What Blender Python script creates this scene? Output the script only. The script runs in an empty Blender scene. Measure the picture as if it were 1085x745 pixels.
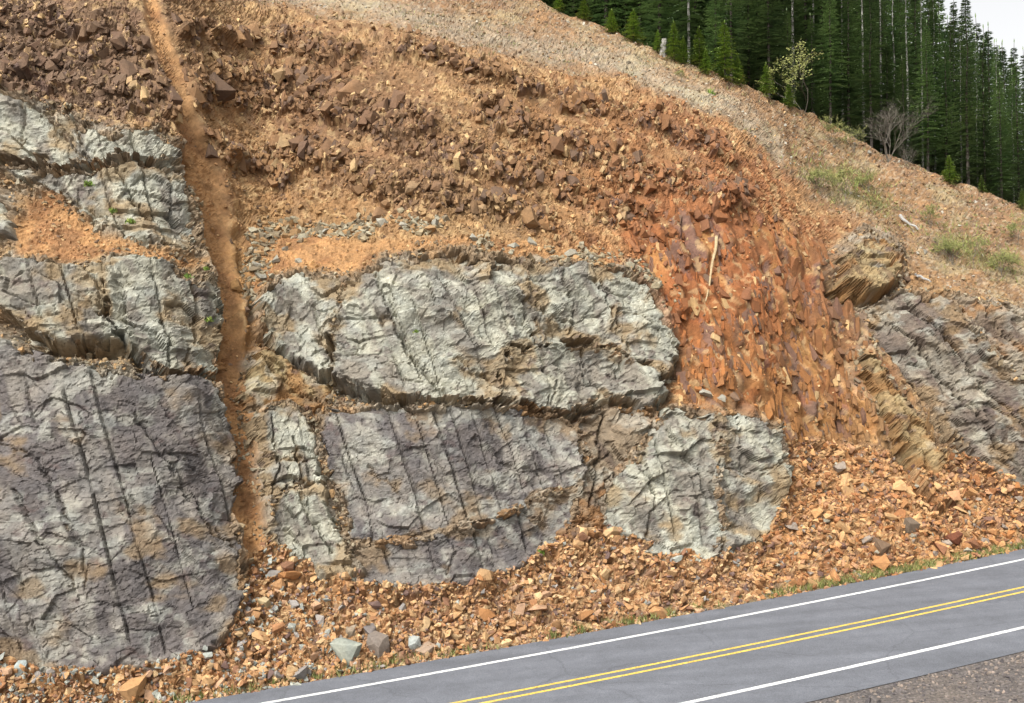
import bpy, bmesh, math, random
import numpy as np
from mathutils import Vector, Matrix

# ------------------------------------------------------------------ camera, sky, sun, exposure
sc = bpy.context.scene
F, CX, CY, PITCH, EYE = 1050.0, 542.5, 372.5, 0.03, 9.28      # photo pixels (1085x745), metres
cam_d = bpy.data.cameras.new('camera'); cam = bpy.data.objects.new('camera', cam_d)
sc.collection.objects.link(cam); sc.camera = cam
cam_d.sensor_width = 36.0; cam_d.lens = F/1085*36.0; cam_d.clip_start = 0.1; cam_d.clip_end = 2000
cam.location = (0, 0, EYE); cam.rotation_euler = (math.pi/2+PITCH, 0, 0)

SUN_EL, SUN_AZ = math.radians(46), math.radians(-148)           # azimuth measured from +Y towards +X
world = bpy.data.worlds.new('World'); sc.world = world; world.use_nodes = True
wn = world.node_tree; wn.nodes.clear()
sky = wn.nodes.new('ShaderNodeTexSky'); sky.sky_type = 'NISHITA'; sky.sun_disc = False
sky.sun_elevation = SUN_EL; sky.sun_rotation = SUN_AZ; sky.air_density = 1.0; sky.dust_density = 6.0; sky.ozone_density = 1.0
hs = wn.nodes.new('ShaderNodeHueSaturation'); hs.inputs['Saturation'].default_value = 0.05; hs.inputs['Value'].default_value = 1.5
bg = wn.nodes.new('ShaderNodeBackground'); bg.inputs['Strength'].default_value = 0.13
wo = wn.nodes.new('ShaderNodeOutputWorld')
wn.links.new(sky.outputs[0], hs.inputs['Color']); wn.links.new(hs.outputs[0], bg.inputs[0]); wn.links.new(bg.outputs[0], wo.inputs[0])
sun_d = bpy.data.lights.new('sun', 'SUN'); sun_d.energy = 1.4; sun_d.angle = math.radians(12); sun_d.color = (1, 0.95, 0.87)
sun = bpy.data.objects.new('sun', sun_d); sc.collection.objects.link(sun)
sdir = Vector((math.sin(SUN_AZ)*math.cos(SUN_EL), math.cos(SUN_AZ)*math.cos(SUN_EL), math.sin(SUN_EL)))
sun.rotation_euler = (-sdir).to_track_quat('-Z', 'Y').to_euler(); sun.location = (0, 0, 60)
vs = sc.view_settings; vs.view_transform = 'Standard'; vs.look = 'None'; vs.gamma = 1.0; vs.use_curve_mapping = False
vs.exposure = 0.6

COL = sc.collection
rng = np.random.default_rng(11); random.seed(5)

# ------------------------------------------------------------------ helpers: tags, meshes
def tag(o, label=None, cat=None, group=None, kind=None):
    if label: o['label'] = label
    if cat: o['category'] = cat
    if group: o['group'] = group
    if kind: o['kind'] = kind
    return o
def empty(name, loc=(0, 0, 0)):
    o = bpy.data.objects.new(name, None); o.location = loc; COL.objects.link(o); return o
def np_mesh(name, V, faces, mat, col=None, smooth=False):
    """faces: (N,3) or (N,4) int array"""
    V = np.asarray(V, np.float32); faces = np.asarray(faces, np.int32); k = faces.shape[1]
    me = bpy.data.meshes.new(name)
    me.vertices.add(len(V)); me.vertices.foreach_set('co', V.ravel())
    me.loops.add(faces.size); me.loops.foreach_set('vertex_index', faces.ravel())
    me.polygons.add(len(faces)); me.polygons.foreach_set('loop_start', np.arange(0, faces.size, k, dtype=np.int32))
    me.polygons.foreach_set('use_smooth', np.full(len(faces), bool(smooth)))
    if col is not None:
        a = me.color_attributes.new('tint', 'FLOAT_COLOR', 'POINT')
        c = np.ones((len(V), 4), np.float32); c[:, :3] = col; a.data.foreach_set('color', c.ravel())
    me.update(calc_edges=True); me.validate()
    if mat: me.materials.append(mat)
    return me
def link(name, me, parent=None):
    o = bpy.data.objects.new(name, me); COL.objects.link(o)
    if parent is not None: o.parent = parent
    return o

# ------------------------------------------------------------------ helpers: noise (numpy)
def _h(ix, iy, seed):
    h = (ix.astype(np.int64)*374761393 + iy.astype(np.int64)*668265263 + seed*974634777) & 0xFFFFFFFF
    h = ((h ^ (h >> 13))*1274126177) & 0xFFFFFFFF
    h = ((h ^ (h >> 16))*2246822519) & 0xFFFFFFFF
    return ((h ^ (h >> 15)) & 0xFFFFFF).astype(np.float32)/16777215.0
def vnoise(u, v, seed):
    iu = np.floor(u); iv = np.floor(v); fu = u-iu; fv = v-iv
    fu = fu*fu*fu*(fu*(fu*6-15)+10); fv = fv*fv*fv*(fv*(fv*6-15)+10)
    iu = iu.astype(np.int64); iv = iv.astype(np.int64)
    a = _h(iu, iv, seed); b = _h(iu+1, iv, seed); c = _h(iu, iv+1, seed); d = _h(iu+1, iv+1, seed)
    return (a*(1-fu)+b*fu)*(1-fv)+(c*(1-fu)+d*fu)*fv
def fbm(u, v, size, seed, octv=4, gain=.5):
    s = 0; a = 1; t = 0
    for o in range(octv):
        th = .6*o+.3
        uu = (u*math.cos(th)-v*math.sin(th))/size; vv = (u*math.sin(th)+v*math.cos(th))/size
        s = s+a*(vnoise(uu+17*o, vv-9*o, seed+o)*2-1); t += a; a *= gain; size *= .5
    return s/t
def worley(u, v, seed):
    """F1, F2, cell hash 1, hash 2, hash 3, offset to the cell point"""
    iu = np.floor(u).astype(np.int64); iv = np.floor(v).astype(np.int64)
    f1 = np.full(u.shape, 9., np.float32); f2 = f1.copy()
    bx = np.zeros(u.shape, np.int64); by = bx.copy(); ox = np.zeros(u.shape, np.float32); oy = ox.copy()
    for dx in (-1, 0, 1):
        for dy in (-1, 0, 1):
            cx = iu+dx; cy = iv+dy
            px = cx+_h(cx, cy, seed); py = cy+_h(cx, cy, seed+71)
            ex = (u-px).astype(np.float32); ey = (v-py).astype(np.float32); d = ex*ex+ey*ey
            n = d < f1
            f2 = np.where(n, f1, np.minimum(f2, d)); f1 = np.where(n, d, f1)
            bx = np.where(n, cx, bx); by = np.where(n, cy, by); ox = np.where(n, ex, ox); oy = np.where(n, ey, oy)
    return np.sqrt(f1), np.sqrt(f2), _h(bx, by, seed+5), _h(bx, by, seed+6), _h(bx, by, seed+7), ox, oy
def facets(u, v, su, sv, ang, seed, tilt=1.0, step=1.0):
    """angular broken-rock relief in cells of su x sv metres; returns height (about -.5...5), crack 0..1, hash"""
    c, s = math.cos(ang), math.sin(ang)
    a = (u*c+v*s); b = (-u*s+v*c)
    f1, f2, h1, h2, h3, ox, oy = worley(a/su, b/sv, seed)
    hgt = step*(h1-.5)+tilt*((h2-.5)*ox+(h3-.5)*oy)*1.6
    return hgt, np.clip(1-(f2-f1)/.12, 0, 1), h2
def sstep(a, b, x):
    t = np.clip((x-a)/(b-a), 0, 1); return t*t*(3-2*t)
def blur(A, sx, sy):
    for ax, s in ((1, sx), (0, sy)):
        if s <= 0: continue
        r = int(3*s)+1; k = np.exp(-.5*(np.arange(-r, r+1)/s)**2); k /= k.sum()
        P = np.pad(A, [(r, r) if i == ax else (0, 0) for i in range(2)], mode='edge')
        out = np.zeros_like(A)
        for i, w in enumerate(k):
            out += w*(P[i:i+A.shape[0], :] if ax == 0 else P[:, i:i+A.shape[1]])
        A = out
    return A
def seg_dist(x, y, pts, closed=False):
    d = np.full(x.shape, 1e9, np.float32); n = len(pts)
    for i in range(n if closed else n-1):
        x0, y0 = pts[i]; x1, y1 = pts[(i+1) % n]; dx, dy = x1-x0, y1-y0; L = dx*dx+dy*dy+1e-9
        t = np.clip(((x-x0)*dx+(y-y0)*dy)/L, 0, 1)
        d = np.minimum(d, (x-x0-t*dx)**2+(y-y0-t*dy)**2)
    return np.sqrt(d)
def inside(x, y, pts):
    r = np.zeros(x.shape, bool); n = len(pts)
    for i in range(n):
        x0, y0 = pts[i]; x1, y1 = pts[(i+1) % n]
        if y0 == y1: continue
        r ^= ((y0 > y) != (y1 > y)) & (x < (x1-x0)*(y-y0)/(y1-y0)+x0)
    return r
def sdf(x, y, pts):
    d = seg_dist(x, y, pts, True); return np.where(inside(x, y, pts), d, -d)
def lin(c):
    c = np.asarray(c, np.float32)/255.0
    return np.where(c <= .04045, c/12.92, ((c+.055)/1.055)**2.4)
SAT = .89
def desat(c):
    g = (c*np.array([.35, .45, .20])).sum(-1, keepdims=True); c = g+(c-g)*SAT
    w = np.clip(c[..., :1]/np.maximum(c[..., 2:], 1e-4)-1.35, 0, 1); return c*(1+w*np.array([-.01, .035, -.04]))      # ochre rather than pink earth
def S(*c): return desat(lin(np.array(c)))

# ------------------------------------------------------------------ helpers: materials
def nodes(name):
    m = bpy.data.materials.new(name); m.use_nodes = True; t = m.node_tree; b = t.nodes['Principled BSDF']
    b.inputs['Specular IOR Level'].default_value = 0.25
    return m, t, b
def ramp(t, fac, stops):
    r = t.nodes.new('ShaderNodeValToRGB'); t.links.new(fac, r.inputs[0]); e = r.color_ramp.elements
    while len(e) < len(stops): e.new(.5)
    for q, (p, c) in zip(e, stops): q.position = p; q.color = (*c, 1) if len(c) == 3 else c
    return r
def noise(t, scale, detail=4, rough=.6, vec=None):
    n = t.nodes.new('ShaderNodeTexNoise'); n.inputs['Scale'].default_value = scale
    n.inputs['Detail'].default_value = detail; n.inputs['Roughness'].default_value = rough
    if vec: t.links.new(vec, n.inputs['Vector'])
    return n
def mult(t, a, b, fac=1.0, mode='MULTIPLY'):
    m = t.nodes.new('ShaderNodeMix'); m.data_type = 'RGBA'; m.blend_type = mode
    m.inputs[0].default_value = fac; t.links.new(a, m.inputs[6]); t.links.new(b, m.inputs[7]); return m.outputs[2]
def bump(t, b, src, strength, dist):
    q = t.nodes.new('ShaderNodeBump'); q.inputs['Strength'].default_value = strength; q.inputs['Distance'].default_value = dist
    t.links.new(src, q.inputs['Height'])
    if b.inputs['Normal'].is_linked:
        t.links.new(b.inputs['Normal'].links[0].from_socket, q.inputs['Normal'])
    t.links.new(q.outputs[0], b.inputs['Normal'])
def tinted(name, source='attr', speck=(.72, 1.28), scale=9.0, bumpd=.05, rough=.92):
    m, t, b = nodes(name)
    if source == 'attr':
        a = t.nodes.new('ShaderNodeAttribute'); a.attribute_name = 'tint'; base = a.outputs['Color']
    else:
        a = t.nodes.new('ShaderNodeObjectInfo'); base = a.outputs['Color']
    g = t.nodes.new('ShaderNodeNewGeometry')
    n1 = noise(t, scale, 6, .7, g.outputs['Position']); n2 = noise(t, scale*.22, 3, .5, g.outputs['Position'])
    r1 = ramp(t, n1.outputs['Fac'], [(.3, (speck[0],)*3), (.7, (speck[1],)*3)])
    r2 = ramp(t, n2.outputs['Fac'], [(.32, (.88, .9, .93)), (.68, (1.12, 1.09, 1.05))])
    c = mult(t, mult(t, base, r1.outputs[0]), r2.outputs[0])
    t.links.new(c, b.inputs['Base Color']); b.inputs['Roughness'].default_value = rough
    if bumpd: bump(t, b, n1.outputs['Fac'], .8, bumpd)
    return m
def plain(name, c0, c1, scale=2.0, rough=.8, obj_var=.0, bumpd=0):
    m, t, b = nodes(name)
    g = t.nodes.new('ShaderNodeNewGeometry'); n = noise(t, scale, 3, .6, g.outputs['Position'])
    r = ramp(t, n.outputs['Fac'], [(.3, c0), (.7, c1)]); out = r.outputs[0]
    if obj_var:
        o = t.nodes.new('ShaderNodeObjectInfo')
        q = ramp(t, o.outputs['Random'], [(0, (1-obj_var,)*3), (1, (1+obj_var,)*3)]); out = mult(t, out, q.outputs[0])
    t.links.new(out, b.inputs['Base Color']); b.inputs['Roughness'].default_value = rough
    if bumpd: bump(t, b, n.outputs['Fac'], .6, bumpd)
    return m
M_hill = tinted('hill_rock', scale=7.0, bumpd=.07)
M_rock = tinted('outcrop_rock', scale=6.0, bumpd=.08, speck=(.75, 1.25))
M_rub = tinted('rubble_rock', scale=10.0, bumpd=.03, speck=(.8, 1.2))
M_stone = tinted('loose_stone', source='object', scale=8.0, bumpd=.03, speck=(.75, 1.22))
M_plant = tinted('plant_leaf', scale=1.5, bumpd=0, speck=(.8, 1.2), rough=.7)

# ------------------------------------------------------------------ the road
TH, GRADE, D0, KURV = .3316, .0812, 33.43, .0034
def road_pt(s, n, dz=0.0):
    s = np.asarray(s, float); n = np.asarray(n, float)
    return np.stack(np.broadcast_arrays(s*math.cos(TH)-n*math.sin(TH), D0+s*math.sin(TH)+n*math.cos(TH)+KURV*s*s*.5, GRADE*s+dz), -1)
def project(P):
    d = P-np.array([0, 0, EYE]); cp, sp = math.cos(PITCH), math.sin(PITCH)
    yc = d[..., 1]*cp+d[..., 2]*sp; zc = -d[..., 1]*sp+d[..., 2]*cp
    return CX+F*d[..., 0]/yc, CY-F*zc/yc
def pix_dir(x, y):
    a = (np.asarray(x, float)-CX)/F; b = (CY-np.asarray(y, float))/F; cp, sp = math.cos(PITCH), math.sin(PITCH)
    return np.stack(np.broadcast_arrays(a, cp-b*sp, sp+b*cp), -1)
def strip(name, s, n, dz, mat, kind='structure', zfun=None):
    Sg, Ng = np.meshgrid(s, n); P = road_pt(Sg, Ng, dz)
    if zfun is not None: P[..., 2] += zfun(Sg, Ng)
    h, w = Sg.shape; i = np.arange(h*w).reshape(h, w)
    f = np.stack([i[:-1, :-1], i[:-1, 1:], i[1:, 1:], i[1:, :-1]], -1).reshape(-1, 4)
    o = link(name, np_mesh(name, P.reshape(-1, 3), f, mat, smooth=True))
    return tag(o, kind=kind)
def asphalt():
    m, t, b = nodes('asphalt'); g = t.nodes.new('ShaderNodeNewGeometry'); p = g.outputs['Position']
    n1 = noise(t, 26, 5, .8, p); n2 = noise(t, .7, 4, .6, p); n3 = noise(t, 3.0, 6, .7, p)
    r1 = ramp(t, n1.outputs['Fac'], [(.3, (.074, .078, .087)), (.72, (.195, .202, .224))])
    r2 = ramp(t, n2.outputs['Fac'], [(.3, (.88,)*3), (.7, (1.1,)*3)])
    r3 = ramp(t, n3.outputs['Fac'], [(.35, (.93,)*3), (.65, (1.06,)*3)])
    # wheel tracks along the road and thin sealed cracks
    mp = t.nodes.new('ShaderNodeMapping'); mp.inputs['Rotation'].default_value[2] = -TH; mp.inputs['Scale'].default_value = (.05, 1.3, 1)
    t.links.new(p, mp.inputs[0]); n4 = noise(t, 1.0, 2, .5, mp.outputs[0])
    r4 = ramp(t, n4.outputs['Fac'], [(.35, (.89, .89, .89)), (.65, (1.06, 1.06, 1.06))])
    c = mult(t, mult(t, mult(t, r1.outputs[0], r2.outputs[0]), r3.outputs[0]), r4.outputs[0])
    vo = t.nodes.new('ShaderNodeTexVoronoi'); vo.feature = 'DISTANCE_TO_EDGE'; vo.inputs['Scale'].default_value = .16
    wp = noise(t, .9, 4, .6, p); ad = t.nodes.new('ShaderNodeVectorMath'); ad.operation = 'ADD'
    t.links.new(p, ad.inputs[0]); t.links.new(wp.outputs['Color'], ad.inputs[1]); t.links.new(ad.outputs[0], vo.inputs['Vector'])
    r5 = ramp(t, vo.outputs['Distance'], [(.004, (.75, .75, .75)), (.007, (1, 1, 1))])
    c = mult(t, c, r5.outputs[0], .55)
    t.links.new(c, b.inputs['Base Color']); b.inputs['Roughness'].default_value = .85
    bump(t, b, n1.outputs['Fac'], .3, .01); return m
def paint(name, c):
    m, t, b = nodes(name); g = t.nodes.new('ShaderNodeNewGeometry'); n = noise(t, 14, 5, .75, g.outputs['Position'])
    n2 = noise(t, 1.2, 3, .6, g.outputs['Position'])
    r = ramp(t, n.outputs['Fac'], [(.38, tuple(v*.42 for v in c)), (.52, c)]); r2 = ramp(t, n2.outputs['Fac'], [(.3, (.86,)*3), (.7, (1.05,)*3)])
    t.links.new(mult(t, r.outputs[0], r2.outputs[0]), b.inputs['Base Color']); b.inputs['Roughness'].default_value = .7
    return m
M_asph = asphalt(); M_white = paint('white_paint', (.74, .74, .72)); M_yel = paint('yellow_paint', (.72, .50, .10))
sr = np.linspace(-75, 130, 420)
EDGE = 1.35
strip('road', sr, np.linspace(-8.3, EDGE, 12), 0.0, M_asph)
for nm, n0, w, mt in (('edge_line', 0.0, .19, M_white), ('edge_line', -6.6, .19, M_white), ('centre_line', -3.3+.23, .14, M_yel), ('centre_line', -3.3-.23, .14, M_yel)):
    strip(nm, sr, np.array([n0-w/2, n0+w/2]), .004, mt)

# ------------------------------------------------------------------ the cut slope, from its foot at the road upward
CREST = [(-300, -150), (250, -150), (420, -62), (570, -2), (604, 15), (637, 26), (681, 46), (721, 63), (775, 84), (845, 115), (886, 131), (933, 160), (973, 174), (993, 186), (1053, 208), (1085, 218), (1200, 262), (1400, 330)]
CUT = [(-300, -120), (80, -60), (230, -4), (374, 18), (438, 34), (485, 46), (540, 58), (600, 72), (661, 82), (728, 115), (775, 130), (815, 165), (870, 215), (930, 257), (1000, 300), (1050, 318), (1085, 328), (1200, 375), (1400, 440)]
TAL = [(-300, 650), (0, 690), (50, 702), (100, 705), (180, 697), (233, 678), (254, 636), (268, 585), (285, 572), (300, 578), (340, 600), (374, 615), (403, 617), (495, 617), (543, 598), (585, 572), (620, 562), (646, 558), (692, 582), (750, 590), (811, 560), (826, 520), (832, 472), (850, 465), (900, 470), (950, 482), (985, 505), (1010, 480), (1045, 494), (1085, 524), (1130, 545), (1400, 540)]
def pl(pts, x): p = np.array(pts, float); return np.interp(x, p[:, 0], p[:, 1])

# outcrops: outline and broken blocks in photo pixels (as directions), bulge in metres
OUT = [
 dict(name='rock_outcrop', label='tall dark grey rock buttress with long drill grooves at far left above the road', pal='purple', bulge=.55,
      blocks=[[(-60, 352), (0, 358), (20, 364), (27, 374), (67, 391), (111, 398), (168, 404), (218, 405), (235, 445), (246, 480), (247, 571), (252, 613), (258, 645), (262, 690), (240, 715), (96, 728), (38, 728), (-60, 725)]],
      grooves=[[(72, 420), (86, 465), (109, 556), (122, 613), (140, 686)], [(99, 401), (111, 450), (134, 529), (145, 579), (161, 628), (176, 695)], [(-8, 540), (6, 590), (17, 640), (25, 690)], [(160, 490), (188, 590), (203, 648)], [(200, 425), (216, 478), (230, 517), (243, 571)], [(30, 400), (42, 450)], [(30, 610), (42, 665), (50, 705)]],
      cracks=[([(0, 470), (40, 485), (60, 520), (90, 580), (96, 640)], .12), ([(60, 655), (110, 640), (170, 655)], .1), ([(140, 440), (180, 500), (215, 560), (245, 585)], .16), ([(20, 520), (60, 590), (85, 625)], .14), ([(165, 470), (205, 505), (240, 520)], .1)]),
 dict(name='rock_outcrop', label='pale grey overhanging rock ledge with short drill grooves above the far left buttress', pal='pale', bulge=.7,
      blocks=[[(-50, 300), (2, 292), (20, 280), (40, 285), (74, 294), (111, 297), (114, 345), (131, 368), (101, 371), (67, 368), (37, 357), (17, 337), (3, 322), (-50, 320)],
              [(113, 297), (118, 281), (151, 284), (168, 287), (195, 307), (213, 294), (223, 317), (228, 341), (225, 400), (174, 400), (148, 381), (133, 366), (116, 345)]],
      grooves=[[(39, 288), (46, 316), (52, 345)], [(72, 295), (80, 325), (88, 358)], [(104, 302), (109, 325), (114, 350)], [(119, 290), (133, 327), (135, 352)], [(155, 288), (162, 322), (170, 358)]],
      cracks=[([(168, 350), (176, 395)], .25), ([(195, 310), (200, 360), (190, 400)], .2)]),
 dict(name='rock_outcrop', label='pale grey rounded bedrock band below brown columns at far upper left', pal='pale', bulge=.65,
      blocks=[[(-50, 95), (0, 102), (20, 108), (45, 122), (62, 135), (85, 160), (100, 182), (60, 188), (25, 172), (-50, 165)],
              [(60, 128), (85, 140), (120, 150), (160, 150), (185, 165), (193, 185), (160, 176), (125, 176), (92, 184), (78, 160)]],
      grooves=[], cracks=[([(30, 115), (34, 140), (28, 165)], .2), ([(85, 140), (95, 178)], .2), ([(140, 150), (146, 178)], .15)]),
 dict(name='rock_outcrop', label='grey bedrock with small moss tufts right under pale band at upper left', pal='pale', bulge=.45,
      blocks=[[(8, 182), (40, 185), (85, 190), (140, 182), (190, 188), (198, 225), (212, 270), (190, 274), (150, 262), (105, 250), (70, 215), (30, 205)],
              [(-50, 172), (2, 178), (8, 205), (18, 235), (20, 256), (-50, 258)]],
      grooves=[[(112, 190), (120, 225), (128, 250)], [(150, 190), (160, 230), (170, 262)]], cracks=[([(60, 200), (90, 225), (130, 250)], .15), ([(128, 186), (140, 215), (160, 240)], .2), ([(172, 190), (180, 230), (200, 265)], .2)]),
 dict(name='rock_outcrop', label='big pale grey bulging rock mass with drill grooves, overhanging the purple slab', pal='pale', bulge=.68,
      blocks=[[(270, 327), (280, 315), (294, 304), (324, 297), (350, 300), (368, 306), (362, 337), (352, 361), (356, 402), (327, 394), (310, 384), (290, 368), (274, 345)],
              [(369, 307), (377, 306), (398, 288), (418, 282), (438, 288), (451, 275), (485, 278), (518, 286), (550, 284), (556, 330), (566, 372), (530, 374), (520, 428), (508, 429), (431, 426), (411, 426), (384, 415), (357, 403), (354, 362), (364, 337)],
              [(552, 285), (587, 289), (631, 290), (668, 291), (684, 307), (698, 334), (715, 364), (713, 388), (703, 402), (681, 390), (664, 383), (648, 376), (614, 368), (568, 372), (558, 330)],
              [(532, 376), (580, 373), (614, 370), (648, 378), (664, 386), (692, 400), (702, 420), (678, 437), (664, 424), (637, 427), (611, 437), (601, 444), (560, 437), (522, 428)]],
      grooves=[[(401, 331), (414, 370), (430, 415)], [(416, 325), (430, 360), (446, 405)], [(440, 330), (451, 364), (464, 410)], [(462, 300), (485, 344), (515, 412)], [(495, 298), (505, 335), (516, 372)], [(516, 300), (526, 336), (536, 370)], [(537, 293), (548, 330), (560, 368)], [(335, 330), (345, 365)], [(570, 330), (585, 362)]],
      cracks=[([(400, 290), (412, 330), (440, 390), (470, 425)], .22), ([(480, 385), (530, 420)], .15), ([(590, 300), (604, 330), (600, 366)], .22), ([(625, 295), (640, 330), (660, 375)], .22), ([(560, 335), (600, 345), (650, 335), (690, 345)], .18), ([(566, 385), (580, 410), (575, 435)], .2), ([(610, 375), (618, 405), (640, 425)], .2), ([(650, 380), (655, 405)], .2)]),
 dict(name='rock_outcrop', label='purple-grey flat rock slab with many parallel drill grooves below the overhang', pal='purple', bulge=.55,
      blocks=[[(336, 440), (394, 434), (438, 434), (485, 435), (550, 439), (587, 444), (604, 453), (614, 483), (616, 500), (606, 516), (562, 531), (510, 556), (441, 570), (395, 579), (378, 576), (365, 536), (350, 498), (342, 460)],
              [(379, 579), (395, 582), (441, 573), (510, 559), (562, 534), (612, 515), (606, 545), (600, 570), (585, 592), (543, 618), (514, 626), (495, 634), (464, 630), (430, 630), (403, 634), (381, 626)]],
      grooves=[[(360, 445), (376, 498), (390, 536), (397, 575)], [(404, 578), (415, 612)], [(413, 440), (430, 498), (441, 529), (449, 569)], [(438, 438), (468, 536), (474, 560)], [(458, 440), (480, 510), (495, 556), (510, 605)], [(475, 440), (499, 514), (510, 556), (520, 590)], [(497, 440), (512, 490), (530, 545)], [(522, 438), (540, 480), (554, 530)], [(550, 445), (574, 529)], [(575, 455), (595, 522)], [(452, 575), (462, 612)], [(545, 545), (556, 585)]],
      cracks=[([(390, 500), (420, 520), (440, 545)], .1), ([(500, 470), (540, 500), (600, 505)], .12), ([(545, 545), (575, 560)], .15), ([(470, 565), (480, 590), (470, 612)], .15)]),
 dict(name='rock_outcrop', label='pale fractured rock column between the brown gully and purple grooved slab', pal='pale', bulge=.55,
      blocks=[[(262, 446), (300, 432), (330, 448), (337, 470), (342, 517), (300, 522), (279, 530), (272, 491)],
              [(281, 534), (300, 525), (343, 520), (354, 556), (376, 606), (376, 632), (338, 622), (300, 604), (284, 586)]],
      grooves=[[(318, 450), (330, 520)]], cracks=[([(285, 450), (292, 500), (286, 530)], .22), ([(310, 470), (318, 510)], .2), ([(272, 490), (310, 496), (342, 488)], .2), ([(318, 530), (330, 560), (350, 590)], .2)]),
 dict(name='rock_outcrop', label='tan stained broken rock under left end of the bulging pale mass', pal='tan', bulge=.3,
      blocks=[[(258, 420), (266, 390), (275, 368), (292, 378), (318, 396), (348, 412), (352, 434), (332, 440), (300, 426), (266, 440)]], grooves=[], cracks=[([(270, 385), (310, 415), (340, 430)], .2)]),
 dict(name='rock_outcrop', label='brown stained fractured rock between purple slab and pale block near the talus', pal='brownrock', bulge=.3,
      blocks=[[(607, 450), (640, 432), (690, 440), (690, 455), (668, 478), (646, 508), (634, 535), (640, 560), (640, 592), (600, 606), (586, 585), (604, 540), (618, 502), (616, 480)]], grooves=[], cracks=[([(640, 440), (632, 490), (622, 540)], .3), ([(620, 500), (650, 480)], .2), ([(600, 560), (630, 555)], .2)]),
 dict(name='rock_outcrop', label='pale grey craggy rock block standing above talus right of the slab', pal='pale', bulge=.6,
      blocks=[[(638, 533), (648, 508), (674, 489), (690, 458), (706, 438), (721, 437), (748, 443), (756, 470), (750, 510), (760, 570), (756, 610), (727, 612), (692, 604), (660, 596), (640, 575)],
              [(750, 445), (775, 440), (800, 450), (820, 457), (824, 480), (818, 494), (826, 524), (824, 575), (800, 590), (766, 600), (762, 570), (752, 510), (758, 470)],
              [(816, 498), (824, 500), (831, 522), (828, 530), (820, 522)]],
      grooves=[[(690, 470), (700, 520), (712, 570)], [(715, 455), (730, 520), (742, 580)]], cracks=[([(672, 492), (690, 530), (684, 575)], .2), ([(700, 460), (735, 500), (745, 540)], .2), ([(775, 445), (780, 490), (800, 530)], .2), ([(760, 500), (800, 505), (820, 495)], .18)]),
 dict(name='rock_outcrop', label='rounded olive-tan rock knob jutting out above the grey bedrock on right', pal='tan', bulge=.85,
      blocks=[[(884, 282), (896, 262), (915, 258), (935, 264), (953, 282), (950, 300), (930, 318), (912, 315), (898, 312), (888, 298)]], grooves=[], cracks=[([(900, 285), (925, 295), (945, 285)], .25)]),
 dict(name='rock_outcrop', label='grey banded bedrock face dipping to the road at right edge', pal='pale', pals=['greybrown', 'brownrock'], bulge=.4,
      blocks=[[(914, 330), (930, 320), (953, 309), (1000, 323), (1030, 352), (1060, 395), (1110, 440), (1180, 470), (1180, 560), (1085, 528), (1064, 513), (1045, 497), (1015, 470), (1003, 466), (986, 435), (966, 408), (943, 384), (919, 354)],
              [(1003, 321), (1037, 327), (1085, 333), (1180, 370), (1180, 465), (1110, 434), (1064, 392), (1033, 350)]],
      grooves=[], cracks=[([(925, 335), (970, 372), (1010, 420), (1050, 470), (1085, 505)], .3), ([(960, 325), (1000, 362), (1040, 412), (1090, 458)], .28), ([(1040, 335), (1085, 385), (1130, 420)], .25), ([(1020, 345), (1060, 380), (1085, 415)], .2), ([(1000, 440), (1030, 430), (1050, 450)], .2)]),
 dict(name='rock_outcrop', label='tan and olive rock spur running down into the talus on right', pal='tan', bulge=.7,
      blocks=[[(905, 385), (925, 388), (950, 420), (975, 455), (998, 495), (1006, 530), (996, 538), (975, 515), (962, 488), (940, 450), (918, 415)]], grooves=[], cracks=[([(930, 405), (960, 460), (985, 520)], .2)]),
]
GULLY = [(150, -60), (160, 0), (172, 40), (186, 85), (203, 140), (216, 190), (226, 230), (234, 280), (240, 340), (246, 400), (251, 460), (257, 520), (266, 575)]
GULLY2 = [(250, 250), (262, 300), (266, 350), (262, 400)]
SOIL = [[(262, 240), (300, 236), (360, 250), (420, 265), (400, 285), (370, 300), (330, 292), (290, 298), (265, 315)],
        [(60, 205), (110, 255), (150, 268), (215, 280), (212, 292), (150, 282), (115, 278), (70, 288), (25, 278), (20, 258), (30, 215)],
        [(395, 255), (470, 262), (560, 262), (640, 275), (660, 288), (560, 282), (480, 272), (410, 278)]]

# coarse map of slope angle -> distance, column by column from the road edge upward
GX = np.arange(-240, 1361, 4.0); GY = np.arange(-170, 861, 3.0)
MX, MY = np.meshgrid(GX, GY)
ss = np.linspace(-100, 190, 1500); toeP = road_pt(ss, EDGE-.35, -.05); tx, ty = project(toeP)
ok = np.gradient(tx) > 0
toe_y = np.interp(GX, tx[ok], ty[ok]); toe_R = np.interp(GX, tx[ok], np.hypot(toeP[ok, 0], toeP[ok, 1])); toe_h = np.interp(GX, tx[ok], toeP[ok, 2])
ang = np.full(MX.shape, 50.0)
jz = np.exp(-(((MX-820)/130)**2+((MY-370)/110)**2)); ang += 16*jz
ang = np.where(MY < pl(CUT, MX)+10, 37, ang)
for o in OUT:
    for b in o['blocks']: ang = np.where(inside(MX, MY, b), 71 if o['pal'] != 'tan' else 58, ang)
for b in SOIL: ang = np.where(inside(MX, MY, b), 38, ang)
ang = np.where(MY > pl(TAL, MX), 36, ang)
ang = blur(ang, 6, 5)
ang = np.where(MY > toe_y-9, 7, ang)
e = pix_dir(MX, MY); e = e[..., 2]/np.hypot(e[..., 0], e[..., 1])
RR = np.zeros(MX.shape); R0 = toe_R.copy(); h0 = toe_h.copy()
m_all = np.tan(np.radians(ang))
started = np.zeros(len(GX), bool)
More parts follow.
